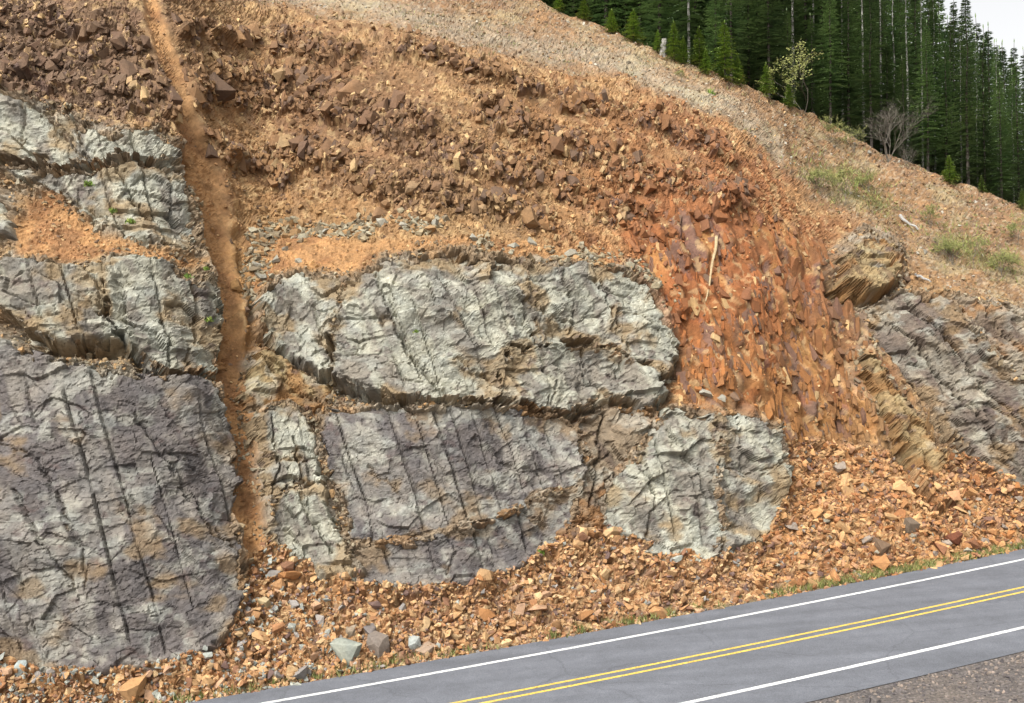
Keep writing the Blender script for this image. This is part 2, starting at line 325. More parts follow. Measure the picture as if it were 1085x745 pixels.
for j in range(len(GY)-1, -1, -1):
    below = GY[j] > toe_y
    m = np.maximum(m_all[j], e[j]+.16)
    R1 = (h0-EYE-m*R0)/(e[j]-m)
    R1 = np.where(below, (-0.2+GRADE*0+toe_h-EYE)/np.minimum(e[j], -.02), R1)
    RR[j] = R1
    R0 = np.where(below, toe_R, R1); h0 = np.where(below, toe_h, EYE+e[j]*R1)
above = MY <= toe_y
RR = np.where(above, np.exp(blur(np.log(np.maximum(RR, 5)), 9, 0)), RR)
def surf(x, y):
    """smooth hill point seen at a photo pixel"""
    fx = np.clip((np.asarray(x, float)-GX[0])/4.0, 0, len(GX)-1.001); fy = np.clip((np.asarray(y, float)-GY[0])/3.0, 0, len(GY)-1.001)
    i = fx.astype(int); j = fy.astype(int); a = fx-i; b = fy-j
    R = (RR[j, i]*(1-a)+RR[j, i+1]*a)*(1-b)+(RR[j+1, i]*(1-a)+RR[j+1, i+1]*a)*b
    d = pix_dir(x, y); r = np.hypot(d[..., 0], d[..., 1])
    return d*(R/r)[..., None]+np.array([0, 0, EYE])

# fine grid
gx = np.concatenate([np.arange(-220, -12, 5.0), np.arange(-12, 1098, 1.35), np.arange(1098, 1330, 5.0)])
gy = np.concatenate([np.arange(-150, -10, 5.0), np.arange(-10, 750, 1.35), np.arange(750, 845, 4.0)])
X, Y = np.meshgrid(gx, gy)
toeg = np.interp(gx, GX, toe_y)
Yc = np.clip(Y, pl(CREST, X), toeg[None, :])
P0 = surf(X, Yc)
# smooth normals from a blurred copy
Pb = np.stack([blur(P0[..., k], 20, 16) for k in range(3)], -1)
du = np.gradient(Pb, axis=1); dv = np.gradient(Pb, axis=0)
NR = np.cross(du, -dv); NR /= np.linalg.norm(NR, axis=-1, keepdims=True)+1e-9
NR = np.where((NR[..., 1:2] > 0) & (NR[..., 2:3] < 0), -NR, NR)
NR[..., 2] = np.maximum(NR[..., 2], -.2)
flip = NR[..., 1] > .3; NR[flip] *= -1
NR /= np.linalg.norm(NR, axis=-1, keepdims=True)
# surface coordinates in metres: U along the road, V up the slope
U = (P0[..., 0]*math.cos(TH)+P0[..., 1]*math.sin(TH)).astype(np.float32)
V = (P0[..., 2]*1.15+P0[..., 1]*.45).astype(np.float32)
wu = fbm(U, V, 1.6, 900, 3)*.35; wv = fbm(U, V, 1.6, 940, 3)*.35          # warp so that joints are not ruler-straight
Uw, Vw = U+wu, V+wv
jag1 = facets(Uw, Vw, .75, .55, .3, 311, .6)[0]; jag2 = facets(Uw, Vw, .34, .26, .2, 312, .8)[0]
edge_n = fbm(U, V, 1.3, 50, 4)*7.0                                          # pixels, roughens the outlines

# ---- zones
cut = Yc-pl(CUT, X)+edge_n*1.2             # >0 below the cut edge
nat = 1-sstep(-6, 10, cut)
tal = sstep(-6, 5, Yc-pl(TAL, X)+edge_n*.8)
gd = seg_dist(X, Yc, GULLY)+edge_n*.35
gw = np.interp(Yc, [0, 100, 230, 400, 560], [9, 12, 14, 15, 16])*(1+.5*fbm(U, V, 2.2, 95, 3))
gul = (1-sstep(gw*.55, gw*1.25, gd))*(1-tal)
soil = np.zeros(X.shape)
for b in SOIL: soil = np.maximum(soil, sstep(-6, 6, sdf(X, Yc, b)+edge_n))
soil = np.maximum(soil, gul)
JP = [(655, 240), (700, 222), (760, 220), (830, 232), (868, 255), (890, 300), (930, 360), (965, 410), (1000, 470), (985, 500), (950, 485), (900, 472), (850, 465), (828, 474), (820, 450), (760, 440), (715, 430), (714, 370), (692, 320), (672, 285)]
jface = sstep(-14, 12, sdf(X, Yc, JP)+edge_n)*(1-tal)
soilpatch = sstep(.05, .35, fbm(U, V*1.6, 3.2, 77, 4))                     # smoother earthy patches in the rubble
SD = []
for o in OUT:
    for b in o['blocks']:
        bb = np.array(b); x0, y0 = bb.min(0)-20; x1, y1 = bb.max(0)+20
        SD.append((x0, x1, y0, y1))
sd_all = np.full(X.shape, -40.0)
blk = []
for oi, o in enumerate(OUT):
    for bi, b in enumerate(o['blocks']):
        bb = np.array(b); x0, y0 = bb.min(0)-24; x1, y1 = bb.max(0)+24
        i0, i1 = np.searchsorted(gx, [x0, x1]); j0, j1 = np.searchsorted(gy, [y0, y1]); sl = (slice(max(j0-1, 0), j1+1), slice(max(i0-1, 0), i1+1))
        q = sdf(X[sl], Yc[sl], b)+2.2+edge_n[sl]*.5+6.0*jag1[sl]+4.0*jag2[sl]
        sd_all[sl] = np.maximum(sd_all[sl], q); blk.append((oi, bi, sl, q))

# ---- hill relief
f_big, c_big, h_big = facets(Uw, Vw, 1.5, 1.1, .35, 1)
f_col, c_col, h_col = facets(Uw+wu*.4, Vw, .42, .95, .16, 2, 1.4)           # steep blocky columns
f_col2, c_col2, h_col2 = facets(Uw, Vw+wv, .24, .42, .22, 3, 1.5)
f_tal, c_tal, h_tal = facets(U+wu, V+wv, .36, .30, .5, 4, 1.8)
f_fin, c_fin, h_fin = facets(U, V, .17, .15, .8, 5, 1.6)
fb_l = fbm(U, V, 5.0, 20, 4); fb_m = fbm(U, V, .8, 30, 4); fb_s = fbm(U, V, .22, 40, 3)
band = np.maximum(fbm(U*.55+V*.30, V*1.3+U*.35, 2.4, 60, 3), -.4)           # ledges dipping to the right
LEDG = [([(-60, 60), (0, 72), (60, 80), (120, 88), (185, 108)], 30), ([(-60, 22), (60, 28), (140, 45)], 12), ([(205, 85), (270, 95), (330, 98), (400, 125), (440, 140)], 26), ([(300, 160), (350, 172), (400, 192), (440, 208)], 17), ([(440, 150), (500, 170), (560, 185)], 16), ([(455, 205), (520, 222), (570, 232)], 16),
        ([(430, 50), (490, 66), (560, 92)], 12), ([(520, 120), (580, 150), (640, 170)], 15), ([(650, 182), (720, 192), (780, 205)], 15), ([(300, 48), (380, 60)], 10), ([(200, 30), (260, 45)], 10), ([(600, 205), (660, 225), (700, 245)], 14), ([(600, 105), (680, 125)], 9), ([(690, 130), (770, 165)], 9), ([(205, 150), (250, 165), (300, 190)], 10)]
ledge = np.zeros(X.shape)
for pts, w_ in LEDG: ledge = np.maximum(ledge, 1-sstep(w_*.55, w_*1.15, seg_dist(X, Yc, pts)+edge_n*1.3+10*(jag1 if True else 0)))
ledge *= (1-tal)*(1-gul)
wl = fbm(U, V, 3.0, 910, 1)*.35
f_led, c_led, h_led = facets(U+wl, V+wl*.6, .62, 1.05, .14, 7, 1.3)
f_rib, c_rib, h_rib = facets(U+wl, V, .46, 2.4, .12, 8, 1.1)
rough = np.clip(1.0-.85*soil-.55*soilpatch*(1-jface)*(1-ledge)-.7*nat, .08, 1)*(1-tal)
blocky = np.clip(.16+.35*np.maximum(band, 0)+1.0*ledge+.35*jface, .12, 1.25)
d_hill = .28*fb_l*(1-tal)+.10*fb_m
d_hill += rough*(1-.8*jface)*blocky*(.24*f_col*(1-ledge)+.12*f_col2+.26*f_big)+ledge*(.42*f_led+.12*f_col-.10*c_led+.30)+jface*(.46*f_rib+.10*f_led-.06*c_rib+.10*fbm(U*2.0, V*.5, 1.6, 870, 2))+rough*(.07*f_fin+.06*f_tal)
d_hill += .25*band*(1-tal)*(1-nat)*(1-gul)*(1-.6*soil)
d_hill += tal*(.18*f_tal+.09*f_fin+.12*fb_m)
d_hill += nat*(.02*f_fin+.10*fb_m+.02*f_tal)+soil*(.05*fb_s+.05*f_fin)
d_hill -= gul*.28*(1-np.clip(gd/gw, 0, 1)**2)**.5
d_hill += .16*np.exp(-((gd-gw*1.3)/5.0)**2)*(1-tal)*(Yc > 60)
d_hill -= .35*np.exp(-(seg_dist(X, Yc, GULLY2)/5)**2)
# shelf of earth lying on top of each outcrop, recess behind it
shelf = np.zeros(X.shape); bul = np.zeros(X.shape)
for oi, bi, sl, q in blk: bul[sl] = np.maximum(bul[sl], OUT[oi]['bulge']*sstep(0, 4, q))
run = np.zeros(len(gx))
for j in range(len(gy)-1, -1, -1):
    dyp = abs(gy[min(j+1, len(gy)-1)]-gy[j]); run = np.maximum(bul[j], run*math.exp(-dyp/26.0)); shelf[j] = run
shelf = blur(shelf, 3, 2)
side = blur(bul, 9, 9)*1.25*(1-gul); shelf = np.maximum(shelf, np.minimum(side, .6))
d_hill += shelf*.95*(1-tal)*(1-gul)+sstep(-15, -4, sd_all)*(1-tal)*(1-soil)*(.10*f_col2+.10*f_col+.05*f_fin)
dtl = Yc-pl(TAL, X)-9.0*sstep(-10, 4, sd_all)
talj = sstep(-2, 13, dtl+edge_n*.8+10*jag1+8*jag2)
near_o = sstep(-10, 4, sd_all); d_hill += near_o*.52*sstep(-9, 1, dtl+edge_n*.8+6*jag1)*np.exp(-np.maximum(dtl, 0)/20.0)
recess = sstep(3, 12, sd_all)*(1-sstep(-12, -3, dtl+edge_n*.8+6*jag1))
d_hill = d_hill*(1-recess)+recess*(-.9)
under = np.zeros(X.shape)                                                    # undercut just below the overhanging ones
for oi, bi, sl, q in blk:
    if OUT[oi]['bulge'] >= .65:
        yb = np.array(OUT[oi]['blocks'][bi])[:, 1]; mid = (yb.min()+yb.max())*.5
        under[sl] = np.maximum(under[sl], np.exp(-((q+3)/7.0)**2)*sstep(mid, mid+20, Yc[sl]))
d_hill -= under*.75*(sd_all < 2)
wsm = np.clip(np.maximum(jface, np.exp(-((gd-gw)/8.0)**2)*(1-tal))*.95+.35*ledge, 0, .95); d_hill = d_hill*(1-wsm)+blur(d_hill, 1.8, 1.5)*wsm
# taper to nothing at the road edge and at the crest
foot = sstep(0, 16, toeg[None, :]-Yc); d_hill *= foot
d_hill = np.where(Yc <= pl(CREST, X)+1.0, np.clip(d_hill, -.15, .15), d_hill)
PH = P0+NR*d_hill[..., None]

# ---- hill colours (albedo): soil and rock colours sampled over the slope
KEY = [(60, 30, 128, 96, 76), (60, 90, 120, 92, 76), (140, 60, 132, 98, 76), (100, 115, 128, 98, 78), (230, 40, 146, 106, 72), (230, 130, 152, 108, 70), (300, 80, 142, 100, 68), (300, 170, 146, 102, 68),
       (400, 60, 150, 108, 74), (380, 130, 132, 94, 70), (450, 190, 136, 98, 70), (520, 110, 148, 106, 70), (560, 180, 146, 100, 64), (350, 215, 146, 106, 72), (640, 140, 150, 102, 64), (620, 230, 150, 98, 58),
       (720, 170, 148, 100, 66), (700, 250, 156, 92, 50), (780, 200, 158, 96, 56), (760, 300, 166, 94, 48), (820, 280, 160, 88, 46), (740, 390, 166, 98, 50), (830, 400, 158, 98, 52), (870, 330, 140, 84, 50), (900, 420, 150, 98, 56), (895, 320, 104, 72, 56), (950, 400, 112, 82, 64), (985, 445, 128, 98, 74), (960, 480, 158, 122, 74), (725, 275, 162, 92, 48), (880, 390, 164, 104, 52), (800, 450, 160, 110, 62),
       (940, 470, 140, 100, 66), (850, 230, 162, 112, 70), (960, 280, 160, 120, 82), (1040, 315, 170, 124, 78), (920, 340, 128, 92, 68),
       (330, 270, 182, 132, 78), (110, 270, 176, 138, 98), (520, 270, 160, 124, 86), (700, 440, 160, 110, 66), (20, 300, 140, 110, 84), (40, 380, 130, 108, 84), (270, 400, 150, 104, 62), (280, 480, 148, 104, 66)]
K = np.array(KEY, float); kc = desat(lin(K[:, 2:]))*np.where(K[:, 1] < 225, 1.05, 1.04)[:, None]*np.array([.98, 1.02, 1.0])
wsum = np.zeros(X.shape); cc = np.zeros(X.shape+(3,))
for k in range(len(K)):
    w = np.exp(-((X-K[k, 0])**2+(Yc-K[k, 1])**2)/(2*48.0**2))+1e-9; wsum += w; cc += w[..., None]*kc[k]
cc /= wsum[..., None]
def mixc(c, col, m): return c*(1-m[..., None])+np.asarray(col)*m[..., None]
loose = np.clip(1-ledge-jface, 0, 1)
cc = mixc(cc, S(186, 142, 96), loose*sstep(-.1, .5, fbm(U, V, 1.9, 215, 4))*.55)
hcol_ = np.where(ledge > .5, h_led, np.where(jface > .5, h_rib, h_col)); amp_ = np.clip(.25+.75*np.maximum(ledge, jface), 0, 1)
tone = (1+amp_*(.75*hcol_-.42))*(1+amp_*(.36*h_col2-.18))
cell = cc*np.where(soil > .5, 1, tone)[..., None]
cell = mixc(cell, S(108, 88, 82), (hcol_ > .78)*(1-soil)*.75*amp_)                     # dark purplish faces
cell = mixc(cell, S(196, 158, 112), (h_col2 > .78)*(1-soil)*.6)
cell = mixc(cell, S(150, 96, 52)*.7, sstep(.05, .45, fbm(U*2.4, V*.45, 1.3, 212, 3))*.6*jface); cell = mixc(cell, S(190, 132, 70), sstep(.1, .5, fbm(U*2.0, V*.5, 1.5, 213, 3))*.6*jface)
cell = mixc(cell, S(176, 90, 40), sstep(.1, .5, fbm(U, V, 1.1, 210, 3))*.3*(jface*.8+.2))
c_nat = mixc(np.broadcast_to(S(156, 116, 80), X.shape+(3,)), S(164, 138, 102), sstep(0, .4, fbm(U, V, 2.2, 220, 4)))
c_nat = mixc(c_nat, S(150, 112, 82), sstep(.05, .4, fbm(U, V, 5.0, 230, 4))*.8)
c_nat = mixc(c_nat, S(118, 98, 84), (h_fin > .8)*.6); c_nat = mixc(c_nat, S(190, 176, 150), (h_fin < .16)*.4)
gband = np.exp(-((cut+16)/14.0)**2)*(X < 830); c_nat = mixc(c_nat, S(178, 172, 150), gband*.4)
c_soil = mixc(np.broadcast_to(S(182, 132, 84), X.shape+(3,)), S(156, 108, 68), sstep(-.1, .4, fbm(U, V, .9, 240, 4)))
c_tal = mixc(np.broadcast_to(S(182, 132, 88), X.shape+(3,)), S(142, 98, 66), sstep(0, .4, fbm(U, V, 1.5, 250, 3)))
c_tal = c_tal*(.6+.75*h_tal)[..., None]; c_tal = mixc(c_tal, S(204, 164, 120), (h_fin > .75)*.7); c_tal = mixc(c_tal, S(112, 88, 80), (h_tal > .86)*.6)
c_soil = c_soil*(.88+.24*h_fin)[..., None]
hc = mixc(cell, c_nat, nat)
hc = np.where(soil[..., None] > .02, mixc(hc, c_soil, soil*(1-nat*.5)), hc); talc = tal*(1-near_o)+near_o*sstep(-12, -4, dtl+edge_n*.8+6*jag1); hc = hc*(1-talc[..., None])+c_tal*talc[..., None]
verge = 1-sstep(5, 11, toeg[None, :]-Yc+edge_n*.5)
hc = mixc(hc, S(128, 116, 92), verge*.8)
rk = sstep(-15, -4, sd_all+edge_n*.7)*(1-tal)*(1-soil)*(1-.6*jface)
c_rk = mixc(np.broadcast_to(S(142, 122, 100), X.shape+(3,)), S(168, 160, 142), sstep(-.1, .35, fbm(U, V, .9, 860, 4))*.8); c_rk = mixc(c_rk, S(158, 118, 80), sstep(.1, .5, fbm(U, V, 1.6, 865, 3))*.8)*(.8+.4*h_col2)[..., None]
hc = mixc(hc, c_rk, rk*.85*(1-talc))
greenz = np.maximum(np.exp(-(((X-900)/60)**2+((Yc-200-(X-900)*.5)/22)**2)), np.exp(-(((X-1035)/60)**2+((Yc-268-(X-1035)*.35)/18)**2)))
hc = mixc(hc, S(138, 134, 78), sstep(.3, .9, greenz)*.45*(fbm(U, V, 1.0, 260, 3) > -.1))
ALB = .70                                                                        # photo brightness -> albedo under this light
hc = np.clip(hc*ALB*(1+.18*fb_m[..., None]), .01, .8)

def grid_faces(mask_v, sl=None):
    h, w = mask_v.shape; i = np.arange(h*w).reshape(h, w)
    q = mask_v[:-1, :-1] & mask_v[:-1, 1:] & mask_v[1:, 1:] & mask_v[1:, :-1]
    f = np.stack([i[1:, :-1], i[1:, 1:], i[:-1, 1:], i[:-1, :-1]], -1)[q]
    used = np.unique(f); re = np.full(h*w, -1, np.int64); re[used] = np.arange(len(used))
    return used, re[f]
mv = (Y >= pl(CREST, X)-1.5) & (Y <= toeg[None, :]+1.5) & ((sd_all < 18) | (dtl > -16))
used, f = grid_faces(mv)
hill = link('hillside', np_mesh('hillside', PH.reshape(-1, 3)[used], f, M_hill, hc.reshape(-1, 3)[used], smooth=False)); tag(hill, kind='structure')

# ------------------------------------------------------------------ outcrops
PAL = {'pale': [S(176, 176, 162), S(134, 127, 119), S(200, 202, 188), S(164, 136, 102)],
       'purple': [S(140, 135, 130), S(106, 100, 101), S(174, 174, 164), S(150, 125, 99)],
       'greybrown': [S(150, 141, 127), S(116, 102, 94), S(184, 184, 170), S(150, 120, 88)],
       'tan': [S(166, 140, 104), S(122, 98, 78), S(186, 172, 136), S(160, 112, 64)],
       'brownrock': [S(150, 132, 112), S(110, 92, 82), S(176, 170, 156), S(160, 112, 68)]}
roots = {}
g_big, gc_big, gh_big = facets(U+wu*.5, V+wv*.5, 1.5, 1.1, .3, 301, 1.5, .55)
g_mid, gc_mid, gh_mid = facets(U+wu*.25, V+wv*.25, .55, .40, .45, 302, 1.8, .5)
g_sml, gc_sml, gh_sml = facets(U, V, .21, .17, .2, 303, 1.8, .6)
streak = fbm((U*.97+V*.26)*3.2, (V*.97-U*.26)*.55, 1.5, 330, 4)
fr = fbm(U, V, .16, 340, 3)
for oi, bi, sl, q in blk:
    o = OUT[oi]; x, y = X[sl], Yc[sl]; B = o['bulge']; pal = PAL[o.get('pals', [o['pal']]*9)[bi]]
    flat = o['pal'] == 'purple' and len(o['grooves']) > 3
    qo = np.full(q.shape, -40.0)
    for o2, b2, s2, q2 in blk:
        if o2 == oi and b2 != bi:
            full = np.full(X.shape, -40.0); full[s2] = q2; qo = np.maximum(qo, full[sl])
    seam = sstep(-14, -4, qo); wdt = 6.0*(1-seam)+2.5*seam
    t = np.clip(q/wdt, 0, 1); prof = 1-(1-t)**2.2
    d = np.where(q > 0, B*prof*(1-.35*(1-t)*(1-seam)), np.maximum(q/5.0, -1)*(1.0-.55*seam))+seam*.1
    k = .55 if flat else 1.0
    edge = sstep(0, 5, q)
    rel = k*(.24*g_big[sl]+.08*g_mid[sl])+.036*g_sml[sl]+.04*fb_m[sl]+.02*fr[sl]+.42*fbm(U[sl], V[sl], 2.6, 350+oi, 2)+.12*fbm(U[sl], V[sl], .9, 355+oi, 2)
    crk = sstep(-.1, .25, fbm(U[sl], V[sl], 1.4, 360+oi, 2))
    rel -= .035*gc_mid[sl]*crk*k+.06*gc_big[sl]*k*sstep(.05, .4, fbm(U[sl], V[sl], 2.0, 380+oi, 2))
    d = d+rel*edge
    pid = np.zeros(x.shape); panel = np.zeros(x.shape); gmask = np.zeros(x.shape)
    for gi, g in enumerate(o['grooves']):
        ga = np.array(g, float); wob = (fbm(U[sl], V[sl], .8, 400+gi, 2))*1.1
        xg = np.interp(y, ga[:, 1], ga[:, 0]); live = sstep(ga[0, 1]-6, ga[0, 1]+3, y)*(1-sstep(ga[-1, 1]-3, ga[-1, 1]+6, y))
        live = live*(.35+.65*sstep(-.4, .0, fbm(U[sl], V[sl], 1.0, 430+gi, 2)))
        dd = np.abs(x-xg+wob*.4); pid = pid+(x > xg)*(y > ga[0, 1]-15)*(y < ga[-1, 1]+15)
        gmask = np.maximum(gmask, np.exp(-(dd/1.5)**4)*live)
        panel += (x > xg)*live*(((gi*37+oi*11) % 7)/6.0-.5)*.30*np.exp(-np.abs(x-xg)/22.0)
    d = d+panel*.8-.14*gmask*edge
    cm = np.zeros(x.shape)
    for (cl, dep) in o['cracks']:
        dd = seg_dist(x+jag1[sl]*5, y+jag2[sl]*5, cl)+edge_n[sl]*.2
        cv = np.exp(-(np.maximum(dd, 0)/1.5)**2); d = d-dep*1.1*cv*edge; cm = np.maximum(cm, cv)
    d = d-talj[sl]*1.15
    P = P0[sl]+NR[sl]*d[..., None]
    # colour: bare rock, darker weathered skin, pale scuffed spots, rusty stain from seams
    n1 = fbm(U[sl], V[sl], 1.8, 500+oi, 4)
    hp = _h(pid.astype(np.int64), pid.astype(np.int64)*0+oi, 77)
    skin = sstep(-.25, .3, streak[sl]*1.1+n1*.7+(hp-.5)*.55*(len(o['grooves']) > 2)-(.0 if o['pal'] != 'purple' else -.12)); 
    c = mixc(np.broadcast_to(pal[0], x.shape+(3,)), pal[1], skin*.85)
    pale = sstep(.05, .4, fbm(U[sl], V[sl], .9, 520+oi, 4)-.15*skin+.25*(gh_mid[sl]-.5)); c = mixc(c, pal[2], pale*.55)
    c = c*(.86+.12*gh_big[sl]+.10*gh_mid[sl]+.08*gh_sml[sl])[..., None]
    st = sstep(.2, .55, fbm(U[sl], V[sl], 1.3, 540+oi, 4)+.75*np.exp(-np.abs(q)/9.0)*(.35+.65*sstep(-.3, .3, fbm(U[sl], V[sl], 1.0, 545+oi, 3)))+.2*cm+.15*seam); c = mixc(c, pal[3], st*.75)
    c = mixc(c, S(108, 92, 90), sstep(.45, .62, fbm(U[sl], V[sl], .5, 560+oi, 3))*.6)
    spots = sstep(.52, .6, vnoise(U[sl]*3.1, V[sl]*3.1, 580))*sstep(.5, .7, vnoise(U[sl]*.9, V[sl]*.9, 581)); c = mixc(c, S(206, 210, 200), spots*.3)
    c = np.clip(c*ALB*.86*np.array([1.03, 1.0, .94])*(1+.15*fr[sl][..., None]), .01, .85)
    mk = q > -6.5
    used, f = grid_faces(mk)
    Vv = P.reshape(-1, 3)[used]; Cv = c.reshape(-1, 3)[used]
    # close the back: fan of the rim to a point inside the hill
    n = len(Vv); ed = np.concatenate([f[:, [0, 1]], f[:, [1, 2]], f[:, [2, 3]], f[:, [3, 0]]]); key = ed[:, 0]*(n+1)+ed[:, 1]; rev = ed[:, 1]*(n+1)+ed[:, 0]
    rim = ed[~np.isin(key, rev)]
    nb = NR[sl].reshape(-1, 3)[used].mean(0); back = Vv.mean(0)-nb*2.0
    Vv = np.vstack([Vv, back]); Cv = np.vstack([Cv, Cv.mean(0)])
    tri = np.concatenate([f[:, [0, 1, 2]], f[:, [0, 2, 3]], np.stack([rim[:, 1], rim[:, 0], np.full(len(rim), n)], -1)])
    me = np_mesh('block', Vv, tri, M_rock, Cv)
    if len(o['blocks']) == 1:
        ob = link(o['name'], me); tag(ob, o['label'], 'rock outcrop')
    else:
        if oi not in roots:
            c0 = P.reshape(-1, 3)[used]; r = empty(o['name'], Vector((float(c0[:, 0].mean()), float(c0[:, 1].mean()), float(c0[:, 2].min()))))
            tag(r, o['label'], 'rock outcrop'); roots[oi] = r
        ob = link('block', me, roots[oi]); ob.matrix_parent_inverse = Matrix.Translation(-roots[oi].location)

# ------------------------------------------------------------------ angular stone shapes
def stone_proto(sx, sy, sz, n=11, seed=0, boxy=False):
    r = random.Random(seed); bm = bmesh.new()
    if boxy:                                                     # joint-bounded block: jittered corners, one or two broken off
        for a in (-1, 1):
            for b in (-1, 1):
                for c in (-1, 1):
                    if r.random() < .2: continue
                    bm.verts.new((a*sx*r.uniform(.35, 1), b*sy*r.uniform(.35, 1), c*sz*r.uniform(.4, 1)))
        n = 6
    for i in range(n):
        p = Vector((r.uniform(-1, 1), r.uniform(-1, 1), r.uniform(-1, 1)))
        k = max(abs(p.x), abs(p.y), abs(p.z)); p = p/k*r.uniform(.75, 1) if r.random() < .75 else p
        bm.verts.new((p.x*sx, p.y*sy, p.z*sz))
    res = bmesh.ops.convex_hull(bm, input=bm.verts)
    bmesh.ops.delete(bm, geom=[v for v in bm.verts if not v.link_faces], context='VERTS')
    bmesh.ops.triangulate(bm, faces=bm.faces); bm.normal_update()
    bm.verts.index_update()
    Vv = np.array([v.co[:] for v in bm.verts]); Fv = np.array([[v.index for v in f.verts] for f in bm.faces]); bm.free()
    Vv -= Vv.mean(0); Vv /= np.abs(Vv).max()
    return Vv.astype(np.float32), Fv.astype(np.int32)
PROTO = [stone_proto(1, random.uniform(.6, .95), random.uniform(.35, .75), 12, i) for i in range(36)]            # loose stones
PROTO_F = [stone_proto(1, random.uniform(.5, .8), random.uniform(.15, .35), 11, 100+i) for i in range(16)]        # slabs and flakes
PROTO_C = [stone_proto(random.uniform(.34, .6), random.uniform(.35, .6), 1, 14, 200+i, i % 2 == 0) for i in range(24)]       # upright blocks
def rot_rand(n, spread=math.pi):
    a = rng.uniform(0, 2*math.pi, n); b = rng.normal(0, spread, n); c = rng.normal(0, spread, n)
    ca, sa, cb, sb, cg, sg = np.cos(a), np.sin(a), np.cos(b), np.sin(b), np.cos(c), np.sin(c); z = np.zeros(n); o = np.ones(n)
    Rz = np.stack([ca, -sa, z, sa, ca, z, z, z, o], -1).reshape(n, 3, 3); Ry = np.stack([cb, z, sb, z, o, z, -sb, z, cb], -1).reshape(n, 3, 3)
    Rx = np.stack([o, z, z, z, cg, -sg, z, sg, cg], -1).reshape(n, 3, 3)
    return Ry @ Rx @ Rz
def frame(nrm, lean=0.0):
    """columns: across, out, up-slope"""
    n = len(nrm); up = np.tile([lean, 0, 1.0], (n, 1)); ux = np.cross(up, nrm); ux /= np.linalg.norm(ux, axis=1, keepdims=True)
    uz = np.cross(nrm, ux); return np.stack([ux, nrm, uz], -1)
def cloud(name, protos, pos, rot, size, col, mat):
    vs_, fs_, cs_ = [], [], []; off = 0
    which = rng.integers(0, len(protos), len(pos))
    for k in range(len(protos)):
        s = np.where(which == k)[0]
        if not len(s): continue
        pv, pf = protos[k]
        a = np.einsum('nij,vj->nvi', rot[s], pv)*size[s, None, None]+pos[s, None, :]
        vs_.append(a.reshape(-1, 3)); fs_.append((pf[None]+(np.arange(len(s))*len(pv))[:, None, None]).reshape(-1, 3)+off)
        cs_.append(np.repeat(col[s], len(pv), 0)); off += len(s)*len(pv)
    return np_mesh(name, np.vstack(vs_), np.vstack(fs_), mat, np.vstack(cs_))
def at_hill(x, y):
    i = np.clip(np.searchsorted(gx, x), 0, len(gx)-1); j = np.clip(np.searchsorted(gy, y), 0, len(gy)-1)
    return PH[j, i], NR[j, i], i, j
def pick(n, box, accept):
    xs, ys = [], []; tot = 0
    while tot < n:
        x = rng.uniform(box[0], box[2], n*2); y = rng.uniform(box[1], box[3], n*2)
        i = np.clip(np.searchsorted(gx, x), 0, len(gx)-1); j = np.clip(np.searchsorted(gy, y), 0, len(gy)-1)
        p = accept(i, j, x, y); k = rng.random(len(x)) < p
        k &= (y < np.interp(x, gx, toeg)-1) & (y > pl(CREST, x)+1)
        xs.append(x[k]); ys.append(y[k]); tot += k.sum()
    return np.concatenate(xs)[:n], np.concatenate(ys)[:n]
def meter_px(x, y): P = surf(x, y); return np.linalg.norm(P-np.array([0, 0, EYE]), axis=-1)/F
TALC = np.array([S(206, 158, 110), S(190, 138, 92), S(214, 172, 126), S(172, 118, 78), S(196, 150, 118), S(150, 104, 78), S(128, 100, 92), S(158, 150, 142), S(178, 120, 70)])
TALW = np.array([.2, .18, .16, .12, .12, .08, .05, .03, .06])
def tal_col(n, x, y, shift=0):
    c = TALC[rng.choice(len(TALC), n, p=TALW/TALW.sum())]*rng.uniform(.78, 1.15, (n, 1))
    g = (rng.random(n) < np.interp(x, [0, 150, 330, 450], [.30, .22, .12, .02])); c[g] = S(170, 172, 160)*rng.uniform(.75, 1.1, (g.sum(), 1))
    r = (x > 800)[:, None]; c = np.where(r, c*np.array([1.0, .90, .80]), c)
    return np.clip(c*ALB, .02, .8)
# --- small talus chips: uncountable
inb = (-150, 440, 1230, 800)
def acc_tal(i, j, x, y): return np.where(near_o[j, i] > .5, dtl[j, i] > -8, tal[j, i] > .6)*1.0
n = 19000; x, y = pick(n, inb, acc_tal); P, N, i, j = at_hill(x, y)
sz = np.clip(rng.lognormal(math.log(2.7), .45, n), 1.0, 6.0)*meter_px(x, y)*.62
talus_chips = cloud('talus_chips', PROTO+PROTO_F, P+N*(sz*.25)[:, None], rot_rand(n, .9), sz, tal_col(n, x, y), M_rub)
o = tag(link('talus_rubble', talus_chips), 'small tan and rusty rock chips covering the talus below the cliff', 'rubble', kind='stuff')
n = 2500; x, y = pick(n, inb, acc_tal); P, N, i, j = at_hill(x, y)
sz = np.clip(rng.lognormal(math.log(5.8), .3, n), 3.5, 10)*meter_px(x, y)*.62
o = tag(link('talus_rubble', cloud('talus_stones', PROTO+PROTO_F, P+N*(sz*.3)[:, None], rot_rand(n, .7), sz, tal_col(n, x, y), M_rub)),
        'fist to head sized tan stones lying thick over the talus below the cliff', 'rubble', kind='stuff')
